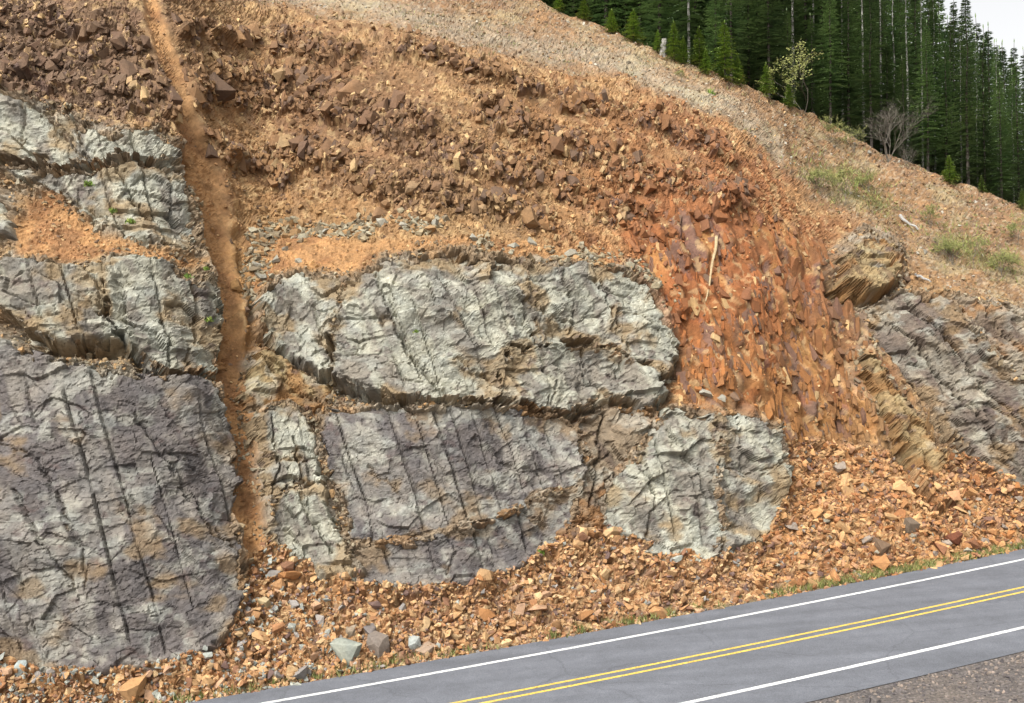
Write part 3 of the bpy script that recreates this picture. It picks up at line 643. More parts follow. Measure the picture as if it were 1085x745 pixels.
# --- broken stones lodged in the orange slope (stuff) and the largest as pieces of the hillside
def acc_or(i, j, x, y): return np.clip((1-.95*jface[j, i])*blocky[j, i]*(1-tal[j, i])*(1-nat[j, i])*(1-.9*soil[j, i])*(1-.45*soilpatch[j, i]), 0, 1)*(sd_all[j, i] < -3)
def or_col(i, j, n, var=1.0):
    c = cc[j, i]*rng.uniform(1-.28*var, 1+.3*var, (n, 1)); k = .5+(rng.random(n)-.5)*(.55+.45*var)
    c[k < .14] = S(122, 94, 76)*rng.uniform(.75, 1.2, ((k < .14).sum(), 1)); c[k > .86] = S(204, 164, 116)*rng.uniform(.8, 1.1, ((k > .86).sum(), 1))
    return np.clip(c*ALB, .02, .8)
def blk_col(c): m = rng.uniform(0, .7, (len(c), 1))**1.4; return (c*(1-m)+S(116, 84, 68)*ALB*m)*.97
boxo = (-150, -60, 1250, 540)
n = 7000; x, y = pick(n, boxo, acc_or); P, N, i, j = at_hill(x, y)
sz = np.clip(rng.lognormal(math.log(3.6), .38, n), 1.6, 7.5)*meter_px(x, y)*.6
Rm = frame(N, .15) @ rot_rand(n, .35)
lodged = cloud('lodged_stones', PROTO_C+PROTO[:12], P+N*(sz*.06)[:, None], Rm, sz, or_col(i, j, n), M_rub)
o = link('lodged_stones', lodged, hill); o['kind'] = 'stuff'
n = 9000
def acc_loose(i, j, x, y): return np.clip((1-.55*jface[j, i])*(.55+.5*soilpatch[j, i])*(1-tal[j, i])*(1-.55*nat[j, i])*(1-.35*gul[j, i])*(1-.1*soil[j, i]), 0, 1)*(sd_all[j, i] < -3)
x, y = pick(n, boxo, acc_loose); P, N, i, j = at_hill(x, y)
sz = np.clip(rng.lognormal(math.log(2.0), .4, n), .9, 4.6)*meter_px(x, y)*.6
cl = np.clip(or_col(i, j, n)*1.3, 0, .8); k = (rng.random(n) < .5) & (nat[j, i] > .5); cl[k] = S(190, 180, 160)*ALB*rng.uniform(.7, 1.1, (k.sum(), 1))
o = link('lodged_chips', cloud('lodged_chips', PROTO_F+PROTO[:10], P+N*(sz*.15)[:, None], frame(N)[:, :, [0, 2, 1]] @ rot_rand(n, .5), sz, cl, M_rub), hill); o['kind'] = 'stuff'
n = 5200
x, y = pick(n, boxo, lambda i, j, x, y: np.clip(ledge[j, i]+.15*jface[j, i], 0, 1)*(sd_all[j, i] < -4)*(1-nat[j, i])); P, N, i, j = at_hill(x, y)
sz = np.clip(rng.lognormal(math.log(6.6), .45, n), 2.5, 15)*meter_px(x, y)*.62
o = link('ledge_blocks', cloud('ledge_blocks', PROTO_C, P-N*(sz*.12)[:, None], frame(N, .12) @ rot_rand(n, .2), sz, blk_col(or_col(i, j, n, .8)), M_rub), hill); o['kind'] = 'stuff'
PROTO_T = [stone_proto(random.uniform(.2, .32), random.uniform(.22, .34), 1, 13, 300+i, i % 2 == 0) for i in range(14)]          # tall splinters of the orange face
n = 850; x, y = pick(n, (600, 200, 1010, 520), lambda i, j, x, y: jface[j, i]*(sd_all[j, i] < -5)*np.clip(.25+1.6*fbm(U[j, i], V[j, i], 1.8, 880, 3), .04, 1)); P, N, i, j = at_hill(x, y)
sz = np.clip(rng.lognormal(math.log(11), .5, n), 4, 34)*meter_px(x, y)*.62
o = link('rock_splinters', cloud('rock_splinters', PROTO_T, P-N*(sz*rng.uniform(.12, .26, n))[:, None], frame(N, .16) @ rot_rand(n, .12), sz, np.where(rng.random((n, 1)) < .16, S(124, 88, 72)*ALB, or_col(i, j, n, .5)*np.array([1.0, .95, .88])), M_rub), hill); o['kind'] = 'stuff'
n = 2200; x, y = pick(n, (-10, 80, 1085, 620), lambda i, j, x, y: (sd_all[j, i] > -7)*(sd_all[j, i] < 2)*(1-tal[j, i])*(fbm(U[j, i], V[j, i], 1.5, 830, 2) > -.15)); P, N, i, j = at_hill(x, y)
sz = np.clip(rng.lognormal(math.log(2.8), .45, n), 1.2, 7)*meter_px(x, y)*.62; cl = np.array([S(150, 128, 100), S(128, 108, 88), S(170, 156, 130), S(184, 142, 98)])[rng.integers(0, 4, n)]*ALB*rng.uniform(.75, 1.1, (n, 1))
o = link('seam_rubble', cloud('seam_rubble', PROTO, P+N*(sz*.1)[:, None], rot_rand(n, .6), sz, cl, M_rub), hill); o['kind'] = 'stuff'
n = 3500; x, y = pick(n, (-150, -60, 1250, 340), lambda i, j, x, y: nat[j, i]); P, N, i, j = at_hill(x, y)
sz = np.clip(rng.lognormal(math.log(1.5), .4, n), .7, 4)*meter_px(x, y)*.62; cl = np.array([S(176, 152, 118), S(154, 120, 88), S(130, 98, 74), S(166, 134, 98)])[rng.integers(0, 4, n)]*ALB*rng.uniform(.75, 1.1, (n, 1))
o = link('slope_gravel', cloud('slope_gravel', PROTO, P+N*(sz*.3)[:, None], rot_rand(n, .6), sz, cl, M_rub), hill); o['kind'] = 'stuff'
GRB = [(268, 310), (266, 262), (300, 240), (360, 240), (420, 246), (470, 256), (560, 268), (640, 284), (700, 315)]
n = 1500; x, y = pick(n, (255, 215, 720, 340), lambda i, j, x, y: np.exp(-(seg_dist(x, y, GRB)/11)**2)*(fbm(U[j, i], V[j, i], 1.2, 820, 2) > -.05)*(sd_all[j, i] < 0)); P, N, i, j = at_hill(x, y)
sz = np.clip(rng.lognormal(math.log(4.2), .45, n), 1.5, 10)*meter_px(x, y)*.62; cl = np.array([S(166, 148, 118), S(140, 122, 98), S(176, 166, 140), S(182, 140, 96)])[rng.integers(0, 4, n)]*ALB*rng.uniform(.75, 1.1, (n, 1))
o = link('ledge_rubble', cloud('ledge_rubble', PROTO, P+N*(sz*.1)[:, None], rot_rand(n, .6), sz, cl, M_rub), hill); o['kind'] = 'stuff'
# --- stone objects that share mesh data
def stone_meshes(nm, protos): return [np_mesh(nm, v, f, M_stone) for v, f in protos]
ME_C = stone_meshes('block_piece', PROTO_C); ME_S = stone_meshes('stone_piece', PROTO); ME_F = stone_meshes('slab_piece', PROTO_F)
def put_stone(name, me, pos, rot, size, col, parent=None):
    o = bpy.data.objects.new(name, me); Mx = Matrix([[*(rot[r]*size), pos[r]] for r in range(3)]+[[0, 0, 0, 1]]); o.matrix_world = Mx
    if parent is not None: o.parent = parent
    o.color = (*[float(v) for v in col], 1); COL.objects.link(o); return o
n = 300; x, y = pick(n, (0, 5, 1085, 470), lambda i, j, x, y: acc_or(i, j, x, y)*np.clip(ledge[j, i], .04, 1)); P, N, i, j = at_hill(x, y)
sz = np.clip(rng.lognormal(math.log(14), .3, n), 9, 25)*meter_px(x, y)*.62; Rm = frame(N, .15) @ rot_rand(n, .18); cl = blk_col(or_col(i, j, n, .8))
for k in range(n):
    put_stone('rock_block', ME_C[k % len(ME_C)], P[k]-N[k]*sz[k]*.16, Rm[k], sz[k], cl[k], hill)
# --- the larger loose rocks of the talus, one by one
def place_word(x):
    for lim, w in ((170, 'at the foot of the far left buttress'), (300, 'in the fan at the gully mouth'), (400, 'beside the foot of the pale column'), (540, 'below the purple grooved slab'), (650, 'below the brown fractured rock'), (815, 'below the pale craggy block'), (960, 'in the rust-coloured talus fan')):
        if x < lim: return w
    return 'below the grey bedrock at right'
NAMEC = ['tan', 'light brown', 'pale tan', 'brown', 'pinkish tan', 'dark brown', 'purplish', 'grey', 'rust-orange']
def acc_big(i, j, x, y): return np.where(near_o[j, i] > .5, dtl[j, i] > -8, tal[j, i] > .6)*1.0*(.35+.65*np.clip((y-pl(TAL, x))/50, 0, 1))*(toeg[i]-y > 13)
n = 288; x, y = pick(n, (0, 455, 1085, 742), acc_big); P, N, i, j = at_hill(x, y)
sz = np.clip(rng.lognormal(math.log(10.5), .28, n), 7.5, 21)*meter_px(x, y)*.60; Rm = rot_rand(n, .55)
for k in range(n):
    ci = int(rng.choice(len(TALC), p=TALW/TALW.sum()))
    if x[k] < 380 and rng.random() < .22: ci = 7
    col = TALC[ci]*rng.uniform(.82, 1.1)*ALB*(np.array([1., .9, .8]) if x[k] > 800 else 1)
    flat = rng.random() < .35; me = ME_F[k % len(ME_F)] if flat else ME_S[k % len(ME_S)]
    o = put_stone('talus_rock', me, P[k]+N[k]*sz[k]*.22, Rm[k], sz[k], col)
    up = (y[k]-pl(TAL, x[k]))/max(toeg[i[k]]-pl(TAL, x[k]), 1)
    zone = 'near the top' if up < .33 else ('halfway down' if up < .67 else 'close to the road')
    lb = f"{NAMEC[ci]} {'flat slab' if flat else 'angular rock'} {place_word(x[k])}, {zone}"
    tag(o, lb, 'rock', lb if False else 'larger loose rocks of the talus')
# --- the boulders one can name
PROTO_B = [stone_proto(1, random.uniform(.75, .95), random.uniform(.7, .95), 22, 400+i) for i in range(12)]; ME_B = stone_meshes('boulder_piece', PROTO_B)
NAMED = [(362, 688, 20, (158, 162, 148), 'pale green-grey boulder, biggest at the road edge below the purple slab', 3), (401, 683, 12, (138, 124, 112), 'brown-grey squat boulder right of the pale green boulder', 7),
         (394, 668, 9, (128, 118, 112), 'grey rock perched behind the brown-grey squat boulder', 9), (372, 667, 8, (160, 140, 118), 'small grey-tan rock behind the pale green boulder', 12), (440, 681, 8, (170, 174, 166), 'light grey rock among the tan stones near the road below slab', 14),
         (452, 686, 9, (168, 140, 118), 'pinkish tan rock on the verge right of the light grey rock', 17), (278, 637, 7, (196, 172, 132), 'pale tan rock alone on the smooth earth fan at the gully mouth', 19), (140, 733, 13, (190, 140, 92), 'large orange-tan rock at the bottom edge below far left buttress', 20),
         (22, 712, 9, (176, 184, 178), 'pale blue-grey flat rock at foot of far left buttress', 22), (964, 556, 9, (122, 104, 88), 'dark olive rounded rock in the rust-coloured talus fan', 24), (930, 578, 9, (126, 98, 78), 'dark brown flat rock low in the rust-coloured talus fan', 26),
         (1008, 571, 9, (118, 66, 44), 'dark red rock close to the verge below the olive spur', 28)]
for x_, y_, r_, c_, lb, pi_ in NAMED:
    P, N, i, j = at_hill(np.array([x_]), np.array([y_+2.0])); s_ = r_*meter_px(np.array([x_]), np.array([y_]))[0]*1.05
    put_stone('boulder', ME_B[pi_ % 12], P[0]+N[0]*s_*.22, np.array(Matrix.Rotation(.35, 3, 'X') @ Matrix.Rotation(pi_*.8, 3, 'Z')), s_, S(*c_)*ALB); tag(COL.objects[-1], lb, 'boulder')
# pale stones on the ledges of the grey rock
LEDGE = [(32, 363, 9), (44, 388, 7), (164, 394, 7), (195, 368, 6), (186, 370, 5), (302, 268, 6), (318, 284, 7), (292, 280, 6), (404, 240, 7), (460, 245, 9), (372, 240, 8), (430, 246, 7), (345, 245, 8), (500, 262, 8), (560, 262, 9), (600, 275, 9), (620, 280, 7), (540, 268, 6), (272, 284, 8), (274, 300, 8), (270, 268, 7), (745, 418, 9), (760, 424, 7)]
n = len(LEDGE); L_ = np.array(LEDGE, float); P, N, i, j = at_hill(L_[:, 0], L_[:, 1]); Rm = frame(N) @ rot_rand(n, .4)
for k in range(n):
    s_ = L_[k, 2]*meter_px(L_[k, 0], L_[k, 1])*1.0
    put_stone('grey_rock', ME_S[(k*5) % len(ME_S)], P[k]+N[k]*s_*.05, Rm[k], s_, S(172, 166, 148)*ALB*rng.uniform(.8, 1.1), hill)

# ------------------------------------------------------------------ forest floor behind the crest, near bank under the camera
cx_ = np.concatenate([np.arange(-220, 1330, 12.0)]); cr = surf(cx_, pl(CREST, cx_))
dirs = cr-np.array([0, 0, EYE]); dirs[:, 2] = 0; dirs /= np.linalg.norm(dirs, axis=1, keepdims=True)
steps = np.array([-.3, 0.0, 3, 8, 16, 30, 60, 140, 400]); drop = np.array([-.6, -.45, -1.3, -2.2, -3.0, -4.0, -5.0, -6, -8])
FL = cr[None]+dirs[None]*steps[:, None, None]; FL[..., 2] += drop[:, None]
def floor_at(x, back):
    c = surf(np.array([float(x)]), np.array([float(pl(CREST, x))]))[0]; d = c-np.array([0, 0, EYE]); d[2] = 0; d /= np.linalg.norm(d)
    p = c+d*back; p[2] += np.interp(back, steps, drop); return p
h, w = FL.shape[:2]; ii = np.arange(h*w).reshape(h, w); f = np.stack([ii[:-1, :-1], ii[:-1, 1:], ii[1:, 1:], ii[1:, :-1]], -1).reshape(-1, 4)
tag(link('forest_floor', np_mesh('forest_floor', FL.reshape(-1, 3), f, plain('forest_soil', (.03, .026, .018), (.07, .055, .035), 1.5, .95), smooth=True)), kind='structure')
def gravel():
    m, t, b = nodes('shoulder_gravel'); g = t.nodes.new('ShaderNodeNewGeometry'); p = g.outputs['Position']
    n1 = noise(t, 9, 6, .8, p); n2 = noise(t, .6, 4, .6, p)
    r1 = ramp(t, n1.outputs['Fac'], [(.3, (.045, .04, .036)), (.5, (.13, .115, .105)), (.72, (.30, .27, .25))])
    r2 = ramp(t, n2.outputs['Fac'], [(.35, (.8, .82, .88)), (.65, (1.15, 1.08, 1.0))])
    t.links.new(mult(t, r1.outputs[0], r2.outputs[0]), b.inputs['Base Color']); b.inputs['Roughness'].default_value = .95
    bump(t, b, n1.outputs['Fac'], 1.0, .06); return m
def bank_z(s, n):
    q = -n; base = np.interp(q, [8.2, 8.4, 12.0, 14.5, 32.0, 40.0, 70.0, 300.0], [.0, -.03, -.12, 0, 7.7, 8.0, 9.0, 12.0])
    return base+np.where(q > 8.5, .05*fbm(s.astype(np.float32), n.astype(np.float32), 1.3, 700, 3), 0)
strip('gravel_shoulder', np.linspace(-75, 130, 500), np.concatenate([[-8.2, -8.35], np.linspace(-8.6, -14, 30), np.linspace(-15, -40, 20), [-60, -120, -300]]), -.012, gravel(), zfun=bank_z)
n = 5000; s_ = rng.uniform(5, 45, n); n_ = -8.35-rng.exponential(1.8, n); P = road_pt(s_, n_, 0); P[:, 2] += bank_z(s_, n_)
sz = rng.lognormal(math.log(.035), .4, n); cg = np.array([S(150, 136, 124), S(120, 112, 110), S(168, 150, 136), S(96, 90, 90)])[rng.integers(0, 4, n)]*ALB
tag(link('gravel_stones', cloud('gravel_stones', PROTO, P, rot_rand(n, 1), sz, cg, M_rub)), 'fine grey gravel stones on the near road shoulder', 'gravel', kind='stuff')

# ------------------------------------------------------------------ grass
def blades(pos, hgt, col, wid=.02, lean=.35):
    n = len(pos); a = rng.uniform(0, 2*math.pi, n); dx = np.stack([np.cos(a), np.sin(a), np.zeros(n)], -1)
    l = rng.normal(0, lean, (n, 2))*hgt[:, None]
    w = wid*(.6+.8*rng.random(n)); p0 = pos-dx*w[:, None]; p1 = pos+dx*w[:, None]; p2 = pos+np.stack([l[:, 0], l[:, 1], hgt], -1)
    return np.stack([p0, p1, p2], 1).reshape(-1, 3), np.arange(n*3).reshape(n, 3), np.repeat(col, 3, 0)
def tufts(centers, per, spread, h, cols, wid, lean=.35):
    n = len(centers)*per; c = np.repeat(centers, per, 0)+np.concatenate([rng.normal(0, spread, (n, 2)), np.zeros((n, 1))], 1)
    hh = np.abs(rng.normal(h, h*.35, n))+.02; cl = cols[rng.integers(0, len(cols), n)]*rng.uniform(.7, 1.25, (n, 1)); return blades(c, hh, cl, wid, lean)
GR = np.array([S(120, 128, 58), S(138, 140, 70), S(100, 116, 50), S(158, 148, 92), S(172, 158, 108)])*ALB
tn = 2600; sv = rng.uniform(-22, 60, tn); keep = vnoise((sv*.35).astype(np.float32), (sv*0).astype(np.float32), 800)*.7+.45*(sv > 12) > rng.random(tn); sv = sv[keep]
nv = EDGE+.10+np.abs(rng.normal(.15, .33, len(sv))); P = road_pt(sv, nv, .02+.10*np.clip(nv-EDGE-.2, 0, 1))
Vv, Fv, Cv = tufts(P, 24, .10, .19, GR, .018)
tag(link('verge_grass', np_mesh('verge_grass', Vv, Fv, M_plant, Cv)), 'thin strip of green and straw grass along the far road edge', 'grass', kind='stuff')
def acc_top(i, j, x, y): return nat[j, i]*np.clip(.05+.45*(fbm(U[j, i], V[j, i], 4.0, 810, 3) > .1)+1.1*greenz[j, i], 0, 1)
x, y = pick(800, (150, -60, 1200, 330), acc_top); P, N, i, j = at_hill(x, y)
GR2 = np.array([S(150, 138, 104), S(168, 154, 118), S(120, 104, 84), S(132, 132, 70), S(146, 142, 82)])*ALB
Vv, Fv, Cv = tufts(P, 8, .16, .15, GR2, .02, .6)
tag(link('dry_grass', np_mesh('dry_grass', Vv, Fv, M_plant, Cv)), 'sparse dry grass and weeds on the gravelly slope above the cut', 'grass', kind='stuff')
k = pick(330, (830, 140, 1100, 310), lambda i, j, x, y: nat[j, i]*greenz[j, i]**1.5); P, N, i, j = at_hill(*k)
GR3 = np.array([S(138, 146, 62), S(158, 156, 80), S(120, 134, 60), S(170, 160, 100)])*ALB
Vv, Fv, Cv = tufts(P, 7, .3, .28, GR3, .018, .6)
tag(link('green_weeds', np_mesh('green_weeds', Vv, Fv, M_plant, Cv)), 'yellow-green grass and weeds in the hollow on the right slope', 'grass', kind='stuff')
MOSS = [(102, 211, 'bright green moss cushion on pale bedrock at upper left', 7), (124, 240, 'left of two green weed tufts under the upper left bedrock', 6), (138, 252, 'right of two green weed tufts under the upper left bedrock', 8), (186, 307, 'round green moss tuft on right end of the overhanging left ledge', 6), (203, 299, 'small dark green tuft beside the gully on left ledge', 5), (206, 350, 'mossy tuft low on the gully side of left ledge', 7), (146, 703, 'green weed clump at foot of the far left buttress', 7), (570, 590, 'green weeds in the crevice under the purple slab', 8), (441, 360, 'tiny moss tuft in a crack of the bulging pale mass', 4), (752, 100, 'bright green seedling on the gravel slope below the young conifers', 9)]
outP = {}
for x_, y_, lb, r_ in MOSS:
    P, N, i, j = at_hill(np.array([float(x_)]), np.array([float(y_)])); p = P0[j[0], i[0]]+NR[j[0], i[0]]*(.95 if 100 < y_ < 420 and x_ < 600 and y_ != 100 else .15)
    if y_ in (100, 703, 590): p = P[0]
    mpx = meter_px(np.array([x_]), np.array([y_]))[0]; q = rng.normal(0, 1, (70, 3))*r_*mpx*.24; q[:, 2] *= .5
    Vv, Fv, Cv = blades(p+q, np.full(70, r_*mpx*.5)*rng.uniform(.5, 1.2, 70), np.array([S(112, 140, 40), S(92, 120, 44), S(140, 150, 60)])[rng.integers(0, 3, 70)]*ALB, .035, .4)
    tag(link('weed_tuft', np_mesh('weed_tuft', Vv, Fv, M_plant, Cv)), lb, 'weed')

# ------------------------------------------------------------------ trees
M_bark = plain('pale_bark', (.22, .20, .18), (.44, .42, .39), 3.0, .9)
M_bark_d = plain('dark_bark', (.05, .04, .032), (.12, .10, .085), 4.0, .9)
M_fir = plain('fir_needles', (.10, .155, .08), (.26, .33, .15), .8, .65, obj_var=.35)
M_young = plain('young_fir_needles', (.15, .23, .05), (.30, .38, .10), 1.6, .65, obj_var=.25)
M_twig = plain('bare_twigs', (.08, .068, .055), (.17, .15, .12), 3.0, .9)
M_leafy = plain('spring_leaves', (.17, .19, .05), (.30, .30, .10), 2.0, .7)
def tube(pts, rad, sides=6):
    V_, F_ = [], []
    for k, (p, r) in enumerate(zip(pts, rad)):
        d = (Vector(pts[min(k+1, len(pts)-1)])-Vector(pts[max(k-1, 0)])).normalized(); a = d.orthogonal().normalized(); b = d.cross(a)
        for s in range(sides):
            q = Vector(p)+(a*math.cos(s*2*math.pi/sides)+b*math.sin(s*2*math.pi/sides))*r; V_.append(q[:])
    for k in range(len(pts)-1):
        for s in range(sides):
            s2 = (s+1) % sides; F_ += [(k*sides+s, k*sides+s2, (k+1)*sides+s2), (k*sides+s, (k+1)*sides+s2, (k+1)*sides+s)]
    return V_, F_
def conifer(H, base, spread, seed, step=.42, per=6, segs=6, leaf=.34, dens=1.0, tr=.17):
    r = random.Random(seed); V_, F_ = [], []
    bend = [(r.uniform(-.012, .012)*k*H/20, r.uniform(-.012, .012)*k*H/20, H*k/7) for k in range(8)]
    tv, tf = tube(bend, [tr*(1-k/7.3)+.012 for k in range(8)], 7)
    def axis(z): k = min(int(z/H*7), 6); f_ = z/H*7-k; return [bend[k][c]*(1-f_)+bend[k+1][c]*f_ for c in (0, 1)]
    def quad(p, d, s, L, w, dr):
        n = len(V_); a = p; e = p+d*L+Vector((0, 0, -dr)); m = (a+e)*.5
        V_.extend([a[:], (m+s*w)[:], e[:], (m-s*w+Vector((0, 0, -dr*.3)))[:]]); F_.append((n, n+1, n+2)); F_.append((n, n+2, n+3))
    z = base*H
    while z < H*.985:
        t = (z/H-base)/(1-base); L0 = spread*1.12*(1-t)**.95*(min(1, .35+t*4))+.12
        ax = axis(z); a0 = r.uniform(0, 6.28)
        for k in range(per):
            if r.random() > dens*(.45+.55*min(1, t*3)): continue
            a = a0+k*2*math.pi/per+r.uniform(-.35, .35); L = L0*r.uniform(.6, 1.12); d = Vector((math.cos(a), math.sin(a), 0)); sd = Vector((-d.y, d.x, 0))
            rise = .35*t-.12+r.uniform(-.1, .1); p = Vector((ax[0], ax[1], z+r.uniform(-.2, .2)))
            ns = max(2, int(segs*(L/spread)+1.5))
            for q in range(ns):
                u = (q+.4)/ns; pp = p+d*(L*u)+Vector((0, 0, L*(rise*u-.42*u*u+.1*u**3)))
                ll = leaf*(1.15-.4*u)*r.uniform(.75, 1.3)*(.55+.45*L/spread)
                for sg in (-1, 1):
                    quad(pp, (d*.55+sd*sg*r.uniform(.6, 1.0)).normalized(), (d*.8-sd*sg*.5).normalized(), ll*1.5, ll*.36, ll*r.uniform(.1, .55))
                if q == ns-1: quad(pp, d, sd, ll*1.4, ll*.34, ll*.2)
        z += step*r.uniform(.75, 1.25)*(1 if t < .8 else .75)
    n = len(V_); top = Vector((bend[7][0], bend[7][1], H-.1))
    for k in range(3): quad(top, Vector((r.uniform(-.1, .1), r.uniform(-.1, .1), 1)).normalized(), Vector((math.cos(k*2.1), math.sin(k*2.1), 0)), leaf*2, leaf*.15, 0)
    return (np.array(tv), np.array(tf)), (np.array(V_), np.array(F_))
def tree_meshes(args, bark, leafm):
    t, c = conifer(*args[0], **args[1]); return np_mesh('trunk', t[0], t[1], bark, smooth=True), np_mesh('crown', c[0], c[1], leafm)
TALL = [tree_meshes(((24+2*k, .10+.05*(k % 3), 2.1+.18*(k % 3), 40+k), dict(tr=.17+.02*(k % 2))), M_bark_d, M_fir) for k in range(5)]
EDGE_T = [tree_meshes(((23+2*k, .12+.06*k, 1.9, 60+k), dict(dens=.8, per=6, tr=.15)), M_bark, M_fir) for k in range(3)]
YOUNG = [tree_meshes(((4.0, .03, 1.45, 80+k), dict(step=.14, per=8, segs=6, leaf=.19, tr=.05)), M_bark_d, M_young) for k in range(4)]
def place_tree(nm, me, p, s, rz, label, cat, group=None, sxy=1.0):
    r = empty(nm, tuple(p)); r.rotation_euler = (0, 0, rz); r.scale = (s*sxy, s*sxy, s); tag(r, label, cat, group)
    for pn, m_ in zip(('trunk', 'crown'), me): link(pn, m_, r)
    return r
# front row, one by one, at the forest edge
SKY_T = [(500, -230), (800, -170), (940, -70), (985, -22), (1012, 2), (1050, 32), (1085, 56), (1200, 125)]
def tree_scale(p, x_, H0, jit):
    d = math.hypot(p[0], p[1]); e_ = pix_dir(x_, pl(SKY_T, x_)+jit); z = EYE+d*e_[2]/math.hypot(e_[0], e_[1]); return min(max((z-p[2]), 8.0), 30.0)/H0
FRONT = [(770, 5, 0), (841, 6, 0), (862, 9, 2), (893, 10, 2), (915, 8, 0), (934, 6, 1), (948, 9, 2), (962, 8, 0), (978, 7, 1), (991, 10, 2), (1019, 6, 1), (1036, 9, 2), (1058, 7, 1), (1074, 8, 2), (730, 8, 1)]
HE = [23, 25, 27]; HT = [24, 26, 28, 30, 32]
for k, (x_, bk, t_) in enumerate(FRONT):
    p = floor_at(x_, bk); nb = 'left half of the forest' if x_ < 900 else 'right half of the forest'
    place_tree('edge_conifer', EDGE_T[t_], p, tree_scale(p, x_, HE[t_], random.uniform(0, 30)), k*1.7, f'tall conifer with pale bare trunk at the edge, {nb}', 'conifer tree', 'pale-trunked conifers along the forest edge')
k = 0
for row, (bk, dx) in enumerate(((4, 20), (11, 19), (16, 19), (22, 19), (30, 20), (40, 21), (52, 22))):
    x_ = 545+row*7 % 17
    while x_ < 1180:
        b_ = bk+random.uniform(-2, 2); p = floor_at(x_, b_); sc_ = tree_scale(p, x_, HT[k % 5], random.uniform(-6, 34)) if row else random.uniform(.30, .48)
        if not (row == 0 and x_ < 740):
            place_tree('forest_conifer', TALL[k % 5], p, sc_, k*2.3, 'dark green conifer standing in the dense forest behind the ridge' if row else 'shorter dark conifer in the understorey right behind the ridge', 'conifer tree', 'dark conifers of the forest' if row else 'understorey conifers behind the ridge', 1.2 if row else 1.5)
        k += 1; x_ += dx*random.uniform(.7, 1.3)
YG = [(592, 10, 20, 'tiny young conifer leftmost on the ridge line'), (619, 20, 24, 'narrow bright young conifer left of the pair of round ones'), (648, 34, 24, 'round bright young conifer, left of the touching pair on ridge'), (671, 45, 34, 'round bright young conifer, right of the touching pair on ridge'), (697, 52, 22, 'small bright cone-shaped conifer left of the pale stump'), (714, 62, 38, 'darker taller young conifer right of the pale stump'), (724, 66, 27, 'small bright young conifer in front of a darker one on ridge'), (741, 72, 42, 'slender young conifer in the middle of the ridge row'), (748, 78, 26, 'little young conifer in front of slender one'), (768, 84, 58, 'tallest bright young conifer on the ridge'), (782, 90, 30, 'low bright conifer at right foot of the tallest young one'), (812, 102, 34, 'bright young conifer left of the leafy sapling'), (836, 113, 26, 'small conifer right beside the leafy sapling'), (1006, 195, 28, 'round bright green conifer at forest edge right of bare shrub'), (1040, 205, 18, 'low bright conifer near right end of the forest edge'), (1083, 222, 20, 'dark little conifer at the right picture edge')]
for k, (x_, y_, hp, lb) in enumerate(YG):
    p = surf(np.array([float(x_)]), np.array([max(y_, float(pl(CREST, x_))+.5)]))[0]; p[2] -= .1
    hh = hp*np.linalg.norm(p-np.array([0, 0, EYE]))/F; place_tree('young_conifer', YOUNG[k % 4], p, hh/4.0, k*1.3, lb, 'young conifer', 'young conifers on the ridge', 1.15 if 'round' in lb else .95)
# branching shrubs
def shrub(H, seed, stems, leafy, spread=.5, depth=4):
    r = random.Random(seed); V_, F_, LV, LF = [], [], [], []
    def grow(p, d, L, rad, dep):
        q = p+d*L; mid = p+d*L*.5+Vector((r.uniform(-1, 1), r.uniform(-1, 1), r.uniform(-.5, .5)))*L*.06
        v, f_ = tube([p, mid, q], [rad, rad*.82, rad*.62], 3); n = len(V_); V_.extend(v); F_.extend([(a+n, b+n, c+n) for a, b, c in f_])
        if leafy and dep <= 2:
            for _ in range(leafy):
                c = p.lerp(q, r.random()); a = Vector((r.uniform(-1, 1), r.uniform(-1, 1), r.uniform(-1, 1))).normalized(); b = a.orthogonal().normalized(); s = H*.013*r.uniform(.6, 1.4); n = len(LV)
                LV.extend([(c-a*s)[:], (c+b*s*.7)[:], (c+a*s)[:], (c-b*s*.7)[:]]); LF.extend([(n, n+1, n+2), (n, n+2, n+3)])
        if dep == 0: return
        for _ in range(r.choice((2, 3, 3))):
            nd = (d+Vector((r.uniform(-1, 1), r.uniform(-1, 1), r.uniform(-.35, .6)))*spread).normalized(); grow(p.lerp(q, r.uniform(.5, 1)), nd, L*r.uniform(.62, .85), rad*.6, dep-1)
    for k in range(stems):
        a = r.uniform(0, 6.28); w = r.uniform(.1, .8) if stems > 1 else .03
        grow(Vector((0, 0, -.05)), Vector((math.cos(a)*w, math.sin(a)*w, 1)).normalized(), H*.36*r.uniform(.8, 1.1), H*.0065, depth)
    out = [('stems', np_mesh('stems', V_, F_, M_twig))]
    if LV: out.append(('leaves', np_mesh('leaves', LV, LF, M_leafy)))
    return out
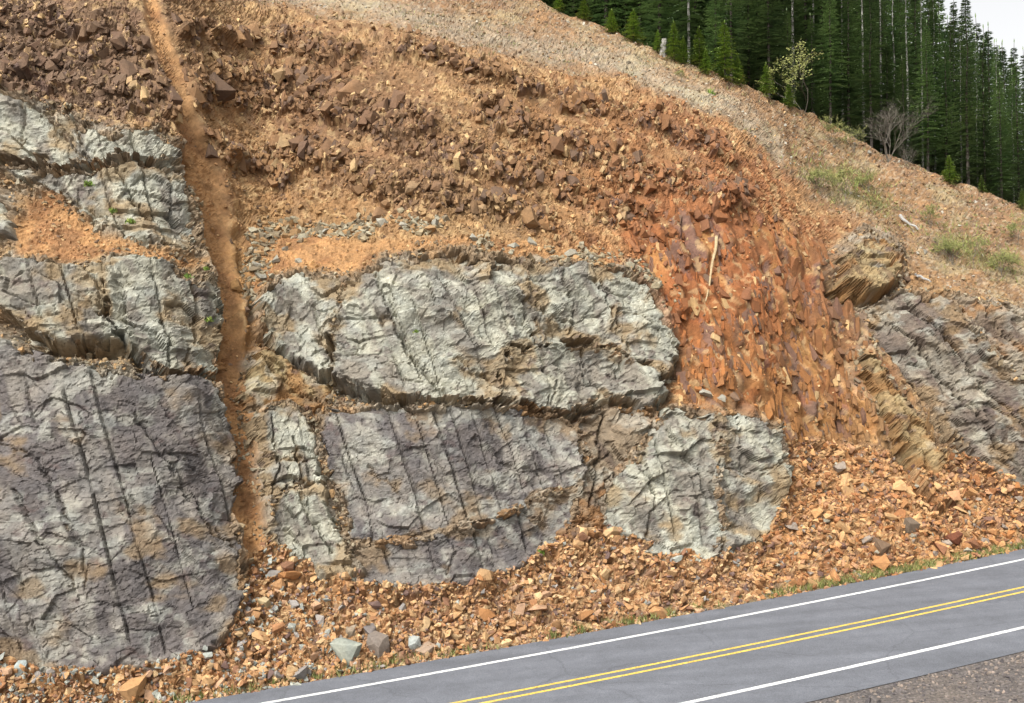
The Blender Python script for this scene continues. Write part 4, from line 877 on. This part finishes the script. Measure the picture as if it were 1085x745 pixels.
SH = [(940, 172, 62, 4.0, 6, 0, 'bare many-stemmed grey shrub on the ridge in front of the forest'), (853, 118, 76, 5.0, 2, 3, 'tall thin sapling with sparse yellow-green leaves on the ridge'), (893, 217, 46, 3.0, 2, 4, 'slim yellow-green sapling standing on the right slope below the bare shrub'), (868, 205, 30, 2.0, 6, 4, 'low yellow-green bush left of the slim sapling'), (918, 205, 22, 1.6, 6, 4, 'low yellow-green bush right of the slim sapling'), (1010, 278, 30, 2.0, 6, 4, 'yellow-green bush left of the dark stemmed seedling at far right'), (1032, 283, 40, 2.6, 1, 2, 'thin dark stemmed seedling in weeds at far right slope'), (1060, 292, 24, 1.6, 6, 4, 'yellow-green bush near the right picture edge'), (960, 180, 26, 1.6, 6, 0, 'low bare twiggy bush right of the bare shrub'), (1075, 262, 26, 1.6, 4, 4, 'sparse yellow-green bush high on the slope at right picture edge'), (985, 240, 24, 1.6, 4, 4, 'sparse yellow-green bush beside the pale fallen log'), (880, 150, 24, 1.6, 5, 4, 'leafy bush at the ridge left of the small sparse shrub'), (992, 262, 16, 1.0, 6, 0, 'small brown twiggy bush in the hollow at right'), (905, 160, 26, 1.6, 5, 2, 'small sparse shrub left of the bare many-stemmed shrub'), (720, 88, 14, 1.0, 5, 3, 'tiny leafy plant on the gravel slope under the young conifers')]
for k, (x_, y_, hp, H_, st, lf, lb) in enumerate(SH):
    yy = max(y_, float(pl(CREST, x_))+1); P, N, i, j = at_hill(np.array([float(x_)]), np.array([float(yy)])); p = P[0]
    hh = hp*np.linalg.norm(p-np.array([0, 0, EYE]))/F
    r_ = empty('shrub' if st > 2 else 'sapling', tuple(p)); tag(r_, lb, 'shrub' if st > 2 else 'sapling')
    for nm, me in shrub(hh*(1.0 if st < 3 else 1.1), 300+k, st, lf, .7 if st > 2 else .75, 5): link(nm, me, r_)
# pale stump and fallen stick on the slope, dead stalk on the orange face
def stick(nm, a, b, r0, r1, mat, lb, cat):
    pts = [Vector(a).lerp(Vector(b), t)+Vector((random.uniform(-1, 1), random.uniform(-1, 1), random.uniform(-1, 1)))*max(r0, r1)*(.12 if nm == 'tree_stump' else .8) for t in (0, .2, .4, .6, .8, 1)]
    v, f_ = tube(pts, [r0*(1-t)+r1*t for t in (0, .2, .4, .6, .8, 1)], 7); n = len(v)
    v += [pts[0][:], pts[-1][:]]
    for s in range(7): f_ += [(s, n, (s+1) % 7), (n-7+s, n-7+(s+1) % 7, n+1)]
    return tag(link(nm, np_mesh(nm, v, f_, mat)), lb, cat)
M_stump = plain('stump_wood', (.12, .11, .10), (.30, .28, .25), 4.0, .9, bumpd=.02); M_grey = plain('weathered_wood', (.26, .25, .23), (.44, .42, .39), 5.0, .9, bumpd=.02); M_straw = plain('dead_wood', (.26, .19, .10), (.44, .34, .20), 6.0, .9)
p = surf(np.array([702.]), np.array([55.5]))[0]; stick('tree_stump', p+np.array([0, 0, -.3]), p+np.array([.1, 0, .8]), .22, .17, M_stump, 'pale grey broken stump among the young conifers on the ridge', 'stump')
for a, b, lb in (((952, 231), (972, 244), 'pale fallen log on the weedy right slope'), ((966, 296), (984, 305), 'thin pale stick lying above the grey bedrock on right')):
    A, _, _, _ = at_hill(np.array([float(a[0])]), np.array([float(a[1])])); B_, _, _, _ = at_hill(np.array([float(b[0])]), np.array([float(b[1])]))
    stick('fallen_log', A[0]+np.array([0, -.1, .15]), B_[0]+np.array([0, -.1, .15]), .09, .04, M_grey, lb, 'log')
A, NA, _, _ = at_hill(np.array([746.]), np.array([322.])); B_, NB, _, _ = at_hill(np.array([760.]), np.array([250.]))
stick('dead_branch', A[0]+NA[0]*.12, B_[0]+NB[0]*.30, .025, .085, M_straw, 'long straw-coloured dead branch leaning on the orange rock face', 'branch')
